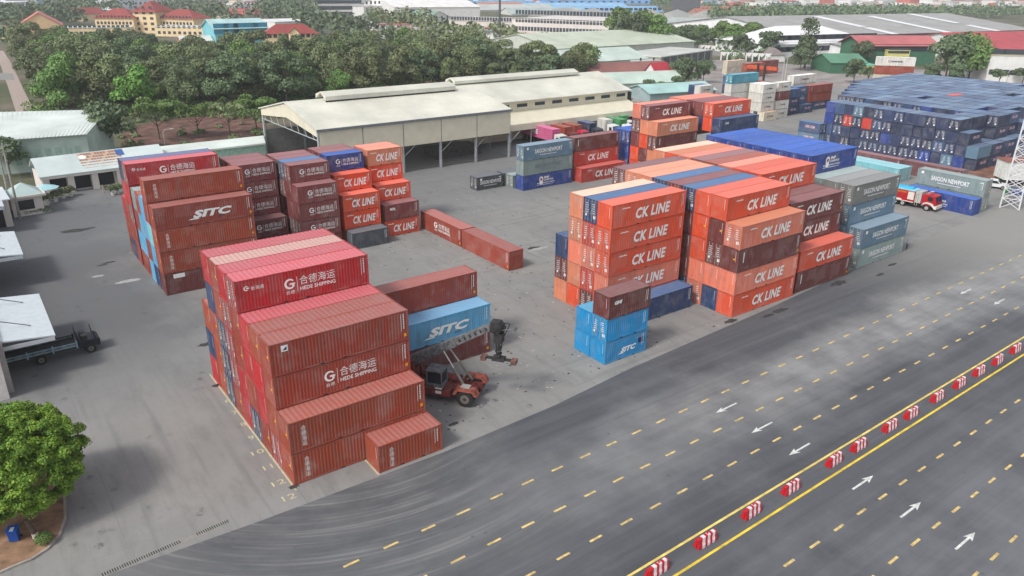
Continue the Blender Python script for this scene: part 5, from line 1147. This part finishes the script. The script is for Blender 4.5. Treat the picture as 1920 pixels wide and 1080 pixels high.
def boom(par, a, b, w0, h0, mat, name, holes=0):
    a = Vector(a); b = Vector(b); d = (b-a).normalized(); s_ = Vector((0, 1, 0)); u = s_.cross(d)*-1; m = MB()
    q = []
    for p, k in ((a, 1.), (b, .82)):
        for sy, su in ((-1, -1), (1, -1), (1, 1), (-1, 1)): q.append(tuple(p+s_*sy*w0*k/2+u*su*h0*k/2))
    m.v = q; m.f = [(3, 2, 1, 0), (4, 5, 6, 7), (0, 1, 5, 4), (1, 2, 6, 5), (2, 3, 7, 6), (3, 0, 4, 7)]; m.mi = [0]*6
    for k in range(holes):
        t = (k+.5)/holes; p = a.lerp(b, t); m.cur = 1; m.quad(*[tuple(p+s_*(-w0/2-.012)*(1-.18*t)+d*dx+u*du) for dx, du in ((-.12, -.16), (.12, -.16), (.12, .16), (-.12, .16))])
    return m.build(name, [mat, M_DARK], par)
P0, P1 = Vector((-6.2, .1, 3.1)), Vector((2.4, .1, 8.2)); PM = P0.lerp(P1, .55)
boom(RS, P0, PM, .85, 1.0, RG_, 'boom'); boom(RS, PM-(P1-P0)*.1, P1, .62, .74, RG_, 'inner_boom', 9)
m = MB(); m.prism([(-6.9, 1.4), (-5.3, 1.4), (-5.8, 3.5), (-6.6, 3.5)], -.75, -.5, 'y'); m.prism([(-6.9, 1.4), (-5.3, 1.4), (-5.8, 3.5), (-6.6, 3.5)], .7, .95, 'y'); m.build('boom_bracket', RR, RS)
for y in (-.85, 1.0):
    base = Vector((-.2, y, 1.5)); top = P0.lerp(P1, .42)+Vector((0, y*.6, -.3)); mid = base.lerp(top, .55)
    m = MB(); m.tube(base, mid, .13, n=8); m.build('lift_cylinder', plain((120, 116, 110), .5), RS); m = MB(); m.tube(mid, top, .07, n=8); m.build('cylinder_rod', plain((190, 188, 184), .3), RS)
HD = empty('boom_head', tuple(P1+Vector((.1, 0, -.2)))); HD.parent = RS
m = MB(); m.prism([(-.5, -.4), (.3, -.7), (.8, .1), (.4, .6), (-.4, .6)], -.45, .45, 'y'); m.build('head_plate', RD_, HD)
m = MB(); r_ = random.Random(6)
for k in range(14):
    a = Vector((r_.uniform(-.3, .7), r_.uniform(-.5, .5), r_.uniform(-.3, .6))); b_ = a+Vector((r_.uniform(-.2, .4), r_.uniform(-.4, .4), r_.uniform(-1.3, -.5))); c_ = (a+b_)/2+Vector((.4, 0, .3)); m.path([a, c_, b_], .045, 5)
m.build('hydraulic_hose', M_RUB, HD)
m = MB(); m.tube((.4, -.3, -.2), (1.9, -.2, .1), .07); m.tube((1.9, -.45, .1), (1.9, .1, .1), .16, n=8); m.build('side_arm', RG_, HD)
m = MB()
for y in (-.35, .35): m.tube((.1, y, -.4), (.2, y, -3.1), .07); m.tube((.55, y, -.5), (.35, y, -3.1), .05)
for z in (-.9, -1.6, -2.3, -2.9): m.box(.05, -.4, z, .5, .4, z+.14)
m.box(-.1, -.45, -1.5, .7, .45, -.5); m.build('rotator_frame', RD_, HD)
m = MB(); m.box(-.3, -.4, -3.4, .9, .4, -3.1); m.box(-1.2, -.18, -3.35, 1.8, .18, -3.2); m.build('spreader_beam', RD_, HD)
for s_ in (-1, 1): m = MB(); m.box(.3+s_*1.5-.25, -.4, -3.55, .3+s_*1.5+.25, .4, -3.15); m.build('spreader_end', plain((120, 84, 76), .8, vary=.3), HD)
# fire engine
FR = plain((178, 24, 34), .35, vary=.05); FW_ = plain((224, 218, 208), .5, vary=.04); o = FE = empty('fire_engine', (122.9, 14.6, 0), -math.pi/2+.05); tag(o, 'red and white three axle fire engine beside the royal blue container', 'fire engine')
for x, n_ in ((3.0, 1), (-1.3, 2), (-2.7, 2)):
    for y in (-1.05, 1.05): wheel(o, x, y, .54, .36, (190, 188, 184))
m = MB(); m.box(-4.2, -.5, .6, 4.2, .5, .95); m.build('chassis', M_DARK, o)
m = MB(); m.box(-4.4, -1.25, 1.0, .6, 1.25, 3.0); m.build('rear_body', FR, o)
for x0, x1, z0 in ((-4.3, -3.2, 1.0), (-.6, .5, 1.45)): m = MB(); m.box(x0, -1.28, z0, x1, -1.24, 2.85); m.build('roller_shutter', FW_, o)
m = MB(); m.box(-4.4, -1.3, .98, .6, -1.24, 1.1); m.box(-2.5, -1.29, 1.1, -1.6, -1.24, 1.35); m.build('white_skirt', FW_, o)
m = MB(); put_text(m, 'CHUA CHAY', -3.05, 2.5, 2.2, .3, y=-1.29, bold=.02); m.build('lettering', M_YEL, o)
m = MB(); m.box(.65, -1.15, 1.1, 1.75, 1.15, 3.15); m.build('water_tank', plain((186, 188, 188), .4), o)
m = MB(); m.box(-4.3, -1.2, 3.0, .5, 1.2, 3.16); m.build('roof_deck', plain((150, 216, 226), .5), o); m = MB(); m.prism([(-.7, 3.16), (.7, 3.16), (.45, 3.5), (-.45, 3.5)], -3.4, -.2, 'x'); m.build('hose_cover', plain((30, 170, 216), .5), o)
cbn = empty('cab', (0, 0, 0)); cbn.parent = o
m = MB(); m.prism([(1.9, 1.0), (4.35, 1.0), (4.4, 1.8), (4.15, 2.75), (3.9, 2.85), (2.0, 2.85), (1.9, 2.6)], -1.2, 1.2, 'y'); m.build('cab_shell', FR, cbn)
m = MB(); m.v = [(4.415, -1.1, 1.85), (4.415, 1.1, 1.85), (4.18, 1.05, 2.7), (4.18, -1.05, 2.7)]; m.f = [(0, 1, 2, 3)]; m.mi = [0]; m.build('windscreen', M_GLASS, cbn)
for y in (-1.215, 1.215): m = MB(); m.box(2.9, y-.01, 1.85, 3.8, y+.01, 2.6); m.build('side_window', M_GLASS, cbn)
m = MB(); m.box(4.3, -1.25, .55, 4.6, 1.25, 1.1); m.box(2.2, -1.27, 1.0, 2.4, -1.2, 1.3); m.prism([(2.1, .7), (2.35, 1.15), (3.0, 1.35), (3.65, 1.15), (4.3, .6), (4.4, 1.0), (3.8, 1.5), (2.9, 1.6), (2.2, 1.3)], -1.27, -1.2, 'y'); m.build('bumper', FW_, cbn)
for y in (-.9, .9): m = MB(); m.box(4.6, y-.15, .75, 4.63, y+.15, .95); m.build('headlight', plain((236, 232, 214), .2), cbn)
m = MB(); m.box(2.7, -.8, 2.86, 3.0, .8, 3.02); m.build('light_bar', plain((220, 90, 100), .3), cbn); m = MB(); m.tube((2.2, -.2, 2.85), (2.9, -.2, 3.4), .07); m.tube((2.9, -.2, 3.4), (3.4, -.2, 3.45), .09, .05); m.build('water_cannon', plain((200, 200, 200)), cbn)
for x in (.8, 1.2): m = MB(); m.box(x, -1.3, .6, x+.06, -1.16, 2.9); m.build('ladder_rail', plain((196, 186, 150)), o)
# small flatbed lorry at the left
o = empty('flatbed_lorry', (-12.6, 36.4, 0), R(1)); tag(o, 'old dark blue flatbed lorry with open cab under the left canopy', 'lorry')
NVY = plain((22, 28, 42), .5, vary=.25, sc=2.); PB = plain((140, 176, 190), .6, vary=.2, sc=2.)
for x in (3.5, -1.2):
    for y in (-1.1, 1.1): wheel(o, x, y, .52, .32, (110, 106, 102))
m = MB(); m.box(-4.6, -.5, .6, 4.3, .5, .85); m.build('chassis', M_DARK, o)
m = MB(); m.box(-4.8, -1.25, 1.0, 2.3, 1.25, 1.15)
m.build('load_bed', plain((60, 62, 60), .9, vary=.3, sc=2.), o)
for y in (-1.25, 1.2):
    m = MB(); m.box(-4.8, y, 1.15, 2.3, y+.06, 1.25); m.box(-4.8, y, 1.5, 2.3, y+.06, 1.58)
    for x in (-4.8, -2.4, -.05, 2.2): m.box(x, y-.03, .9, x+.14, y+.09, 1.75)
    m.build('side_rail', PB if y < 0 else M_DARK, o)
    m = MB(); m.box(-4.7, y+.01, 1.2, 2.2, y+.05, 1.5); m.build('side_board', plain((120, 132, 136), .8, vary=.3), o)
m = MB(); m.prism([(2.5, .7), (4.5, .7), (4.55, 1.35), (4.3, 1.5), (2.5, 1.5)], -1.1, 1.1, 'y'); m.build('cab_body', NVY, o)
for x, z in ((2.55, 2.6), (4.1, 2.4)):
    for y in (-1.05, 1.05): m = MB(); m.tube((x, y, 1.45), (x-.1, y, z), .05); m.build('cab_post', NVY, o)
m = MB(); m.v = [(4.3, -1., 1.5), (4.3, 1., 1.5), (4.02, 1., 2.3), (4.02, -1., 2.3)]; m.f = [(0, 1, 2, 3)]; m.mi = [0]; m.build('windscreen', M_GLASS, o)
m = MB(); m.box(2.4, -1.1, 1.4, 2.5, 1.1, 2.7); m.build('headboard', M_DARK, o)
m = MB(); m.box(2.8, -.9, 1.5, 3.4, -.1, 2.0); m.box(2.8, .1, 1.5, 3.4, .9, 2.0); m.build('seat', M_DARK, o)
for y in (-.8, .8): m = MB(); m.tube((4.5, y, 1.05), (4.58, y, 1.05), .13, n=10); m.build('headlight', plain((200, 200, 196), .2), o)
# lorries with containers parked before the warehouse, fronts towards the road
def lorry(x, y, cabc, lab):
    o = empty('articulated_lorry', (x, y, 0), -math.pi/2); tag(o, lab, 'lorry', None)
    m = MB(); m.box(-6.4, -.5, .95, 6.2, .5, 1.25); m.box(-6.4, -1.2, 1.2, -6.2, 1.2, 1.36); m.box(5.6, -1.2, 1.2, 5.8, 1.2, 1.36); m.build('trailer_frame', M_DARK, o)
    for xx in (-5.2, -4.0, 7.9, 4.6):
        for yy in (-1., 1.): wheel(o, xx, yy, .5, .34)
    c2 = empty('cab', (0, 0, 0)); c2.parent = o; mt = plain(cabc, .4, vary=.05)
    m = MB(); m.prism([(6.6, .8), (8.9, .8), (8.95, 1.7), (8.6, 3.0), (6.7, 3.2)], -1.2, 1.2, 'y'); m.build('cab_shell', mt, c2)
    m = MB(); m.v = [(8.97, -1.1, 1.8), (8.97, 1.1, 1.8), (8.65, 1.05, 2.85), (8.65, -1.05, 2.85)]; m.f = [(0, 1, 2, 3)]; m.mi = [0]; m.build('windscreen', M_GLASS, c2)
    m = MB(); m.box(7.5, -1.215, 1.8, 8.4, -1.2, 2.6); m.build('side_window', M_GLASS, c2)
    return o
g = 'containers on lorries before the warehouse'
for x, y, cc, tx, cab_, lab in ((101.2, 104.8, 'pink', 'one', (216, 214, 208), 'pink'), (105.6, 105.5, 'rust', None, (120, 50, 46), 'leftmost brown'), (109.4, 106, 'rust', None, (200, 40, 70), 'right brown'), (114.6, 106.5, 'dknavy', 'cma', (60, 66, 76), 'dark navy'), (121.5, 108, 'white', None, (228, 228, 226), 'white'), (124.8, 106, 'green', None, (230, 230, 228), 'nearer green'), (129.2, 110, 'green', None, (220, 220, 220), 'farther green'), (136., 110, 'rust', None, (30, 90, 160), 'rightmost brown')):
    lorry(x+1.22, y-6.1, cab_, 'lorry carrying the %s container before the warehouse' % lab)
    make_container(x, y, 1.37, L4, H9, cc, '%s container riding on a lorry before the warehouse' % lab, g, tx, None, -math.pi/2, None, True, False, False)
# orange container crane machine far off
p = at(1412, 168); o = empty('container_handler', p, R(10)); tag(o, 'orange container handler with dark mast in the far yard', 'container handler'); OR = plain((206, 84, 40), .6, vary=.15)
m = MB(); m.box(-6, -2, 1.2, 4, 2, 3.2); m.box(-7, -2.2, 1.4, -4.5, 2.2, 4.4); m.build('body', OR, o); m = MB(); m.box(-1.5, -1, 3.2, 1, 1, 5.6); m.build('cab', M_GLASS, o)
for y in (-1.4, 1.4): m = MB(); m.box(4.2, y-.3, .4, 4.9, y+.3, 9); m.build('mast_rail', M_DARK, o)
for x in (-4, 2.6):
    for y in (-2, 2): wheel(o, x, y, 1., .7)
m = MB(); m.box(4.9, -6, 7., 6.2, 6, 8.2); m.build('spreader', OR, o)
for i, (px, py, cc) in enumerate(((1398, 146, 'rust'), (1425, 140, 'wine'), (1362, 140, 'palecream'))):
    p = at(px, py); make_container(p.x, p.y, 0, L4, H9, cc, '%s container far off %s the orange handler' % (NM[cc], ('beside', 'just behind', 'well left of')[i]), 'containers by the orange handler', None, None, 0, None, False, False, False)
    make_container(p.x, p.y, H9, L4, H9, cc, '%s container stacked on another far off %s the orange handler' % (NM[cc], ('beside', 'just behind', 'well left of')[i]), 'containers by the orange handler', None, None, 0, None, False, False, False)
# lattice tower at the right edge
p = at(1893, 388); h = 30.; o = empty('lattice_tower', p, R(20)); tag(o, 'white lattice floodlight tower at the right edge', 'lattice tower'); WL = plain((218, 218, 220), .5, vary=.05)
S0, S1 = 1.5, .8
def cn(k, z): s_ = (S0+(S1-S0)*z/h); return Vector(((-s_, s_, s_, -s_)[k], (-s_, -s_, s_, s_)[k], z))
for k in range(4): m = MB(); m.tube(cn(k, 0), cn(k, h), .14, n=6); m.build('leg', WL, o)
for k in range(4):
    m = MB(); z = 0.
    while z < h-1.8: m.tube(cn(k, z), cn((k+1) % 4, z+1.8), .07, n=5); m.tube(cn((k+1) % 4, z), cn(k, z+1.8), .07, n=5); m.tube(cn(k, z+1.8), cn((k+1) % 4, z+1.8), .06, n=5); z += 1.8
    m.build('bracing', WL, o)
p = at(1878, 352); o = empty('white_cabin', p, R(-40)); tag(o, 'tall white site cabin behind the lattice tower', 'cabin'); m = MB(); m.box(0, 0, 1.6, 9, 4, 5.2); m.build('wall', plain((222, 222, 214)), o); m = MB(); m.box(-.2, -.2, 5.2, 9.2, 4.2, 5.35); m.build('roof', plain((150, 90, 76), .8, vary=.3), o)
m = MB(); 
for x in (.3, 4.5, 8.6): m.box(x, .2, 0, x+.25, .45, 1.6); m.box(x, 3.5, 0, x+.25, 3.8, 1.6)
m.build('leg', M_DARK, o); m = MB(); m.box(.5, .5, .3, 8.5, 3.6, 1.5); m.build('machinery', plain((70, 60, 54), .8, vary=.4, sc=3.), o)
for i, (px, py, cc) in enumerate(((1886, 362, (30, 120, 60)), (1899, 364, (40, 80, 150)), (1912, 366, (40, 90, 170)))):
    p = at(px, py); m = MB(); m.tube((0, 0, 0), (0, 0, 1.15), .5, n=14); m.tube((0, 0, 1.15), (0, 0, 1.22), .52, .4, n=14); tag(m.build('drum', plain(cc, .5), loc=p), ['green drum at the foot of the lattice tower', 'blue drum beside the green one by the lattice tower', 'blue drum nearest the right edge by the lattice tower'][i], 'drum')
p = at(1862, 352); o = empty('pickup_truck', p, R(-70)); tag(o, 'white pickup truck left of the lattice tower', 'pickup'); PW_ = plain((226, 226, 226), .3, vary=.03)
m = MB(); m.prism([(-2.6, .45), (2.5, .45), (2.55, .95), (1.2, 1.1), (.5, 1.7), (-.8, 1.7), (-1., 1.1), (-2.6, 1.1)], -.9, .9, 'y'); m.build('body', PW_, o)
for y in (-.91, .91): m = MB(); m.prism([(-.75, 1.1), (.95, 1.1), (.45, 1.6), (-.7, 1.6)], y-.01, y+.01, 'y'); m.build('side_window', M_GLASS, o)
m = MB(); m.v = [(1.22, -.8, 1.1), (1.22, .8, 1.1), (.56, .75, 1.66), (.56, -.75, 1.66)]; m.f = [(0, 1, 2, 3)]; m.mi = [0]; m.build('windscreen', M_GLASS, o)
for x in (-1.7, 1.6):
    for y in (-.85, .85): wheel(o, x, y, .38, .24)
# reddish earth behind the cabin
flat('red_earth', P2((1790, 318), (1850, 292), (1990, 275), (1990, 300), (1900, 330), (1850, 335)), .006, plain((132, 92, 76), .95, vary=.3, sc=.4))
# ------------------------------------------------------------------ people
def person(px, py, rz, lab, shirt, trous, h=1.72, bend=0.):
    p = at(px, py); root = empty('person', p, rz); tag(root, lab, 'person')
    k = h/1.72
    def skin(name, vs_, es, mat, lev=1):
        me = bpy.data.meshes.new(name); me.from_pydata([tuple(Vector(v[:3])*k) for v in vs_], es, []); me.materials.append(mat)
        o = bpy.data.objects.new(name, me); COL.objects.link(o); o.parent = root
        md = o.modifiers.new('skin', 'SKIN'); md.use_smooth_shade = True
        for i, v in enumerate(vs_): me.skin_vertices[0].data[i].radius = (v[3]*k, (v[4] if len(v) > 4 else v[3])*k)
        me.skin_vertices[0].data[0].use_root = True
        s2 = o.modifiers.new('sub', 'SUBSURF'); s2.levels = lev; s2.render_levels = lev
        return o
    SK = plain((150, 108, 84), .6)
    V = [(0, 0, .93, .13, .1), (0, 0, 1.15, .13, .1), (0, 0, 1.38, .16, .1), (0, 0, 1.5, .055), (.01, 0, 1.58, .075), (.015, 0, 1.68, .08)]
    E_ = [(0, 1), (1, 2), (2, 3), (3, 4), (4, 5)]
    for s_ in (-1, 1):
        n = len(V); V += [(0, .1*s_, .88, .085), (.02+.06*s_, .11*s_, .48, .06), (.0-.08*s_, .11*s_, .09, .042), (.13-.08*s_, .12*s_, .03, .04)]; E_ += [(0, n), (n, n+1), (n+1, n+2), (n+2, n+3)]
        n = len(V); V += [(0, .2*s_, 1.4, .055), (-.03, .25*s_, 1.14, .042), (.06, .24*s_, .9, .032), (.09, .235*s_, .8, .03)]; E_ += [(2, n), (n, n+1), (n+1, n+2), (n+2, n+3)]
        for f_ in range(5): n2 = len(V); V.append((.1+.01*f_, (.235+.012*(f_-2))*s_, .72-(.0 if f_ in (1, 2, 3) else -.03), .009)); E_.append((n+3, n2))
    skin('body', V, E_, SK)
    skin('shirt', [(0, 0, .9, .15, .115), (0, 0, 1.15, .15, .115), (0, 0, 1.38, .175, .115), (0, .2, 1.4, .075), (-.03, .25, 1.2, .065), (0, -.2, 1.4, .075), (-.03, -.25, 1.2, .065), (0, 0, 1.47, .08)], [(0, 1), (1, 2), (2, 3), (3, 4), (2, 5), (5, 6), (2, 7)], shirt)
    skin('trousers', [(0, 0, .95, .145, .11), (0, .1, .86, .1), (.08, .11, .48, .078), (-.08, .11, .12, .066), (0, -.1, .86, .1), (-.04, -.11, .48, .078), (.08, -.11, .12, .066)], [(0, 1), (1, 2), (2, 3), (0, 4), (4, 5), (5, 6)], trous)
    skin('hair', [(-.01, 0, 1.7, .088), (-.03, 0, 1.64, .08)], [(0, 1)], M_DARK)
person(1699, 468, R(-60), 'person in pale blue shirt and dark trousers walking by the containers', plain((136, 160, 206), .8), plain((34, 36, 48), .8))
person(195, 362, R(-80), 'person in white standing before the yard office', plain((224, 222, 218), .8), plain((200, 196, 190), .8))
# ------------------------------------------------------------------ haze
m = MB(); m.box(-2600, -650, -2, 5300, 5300, 120); hz = NB('haze'); nt2 = hz.t; nt2.nodes.remove(hz.b)
pv = nt2.nodes.new('ShaderNodeVolumePrincipled'); pv.inputs['Color'].default_value = (.86, .9, .94, 1); pv.inputs['Density'].default_value = .0002
nt2.links.new(pv.outputs[0], nt2.nodes['Material Output'].inputs['Volume'])
o = m.build('haze', hz.m); o['kind'] = 'stuff'
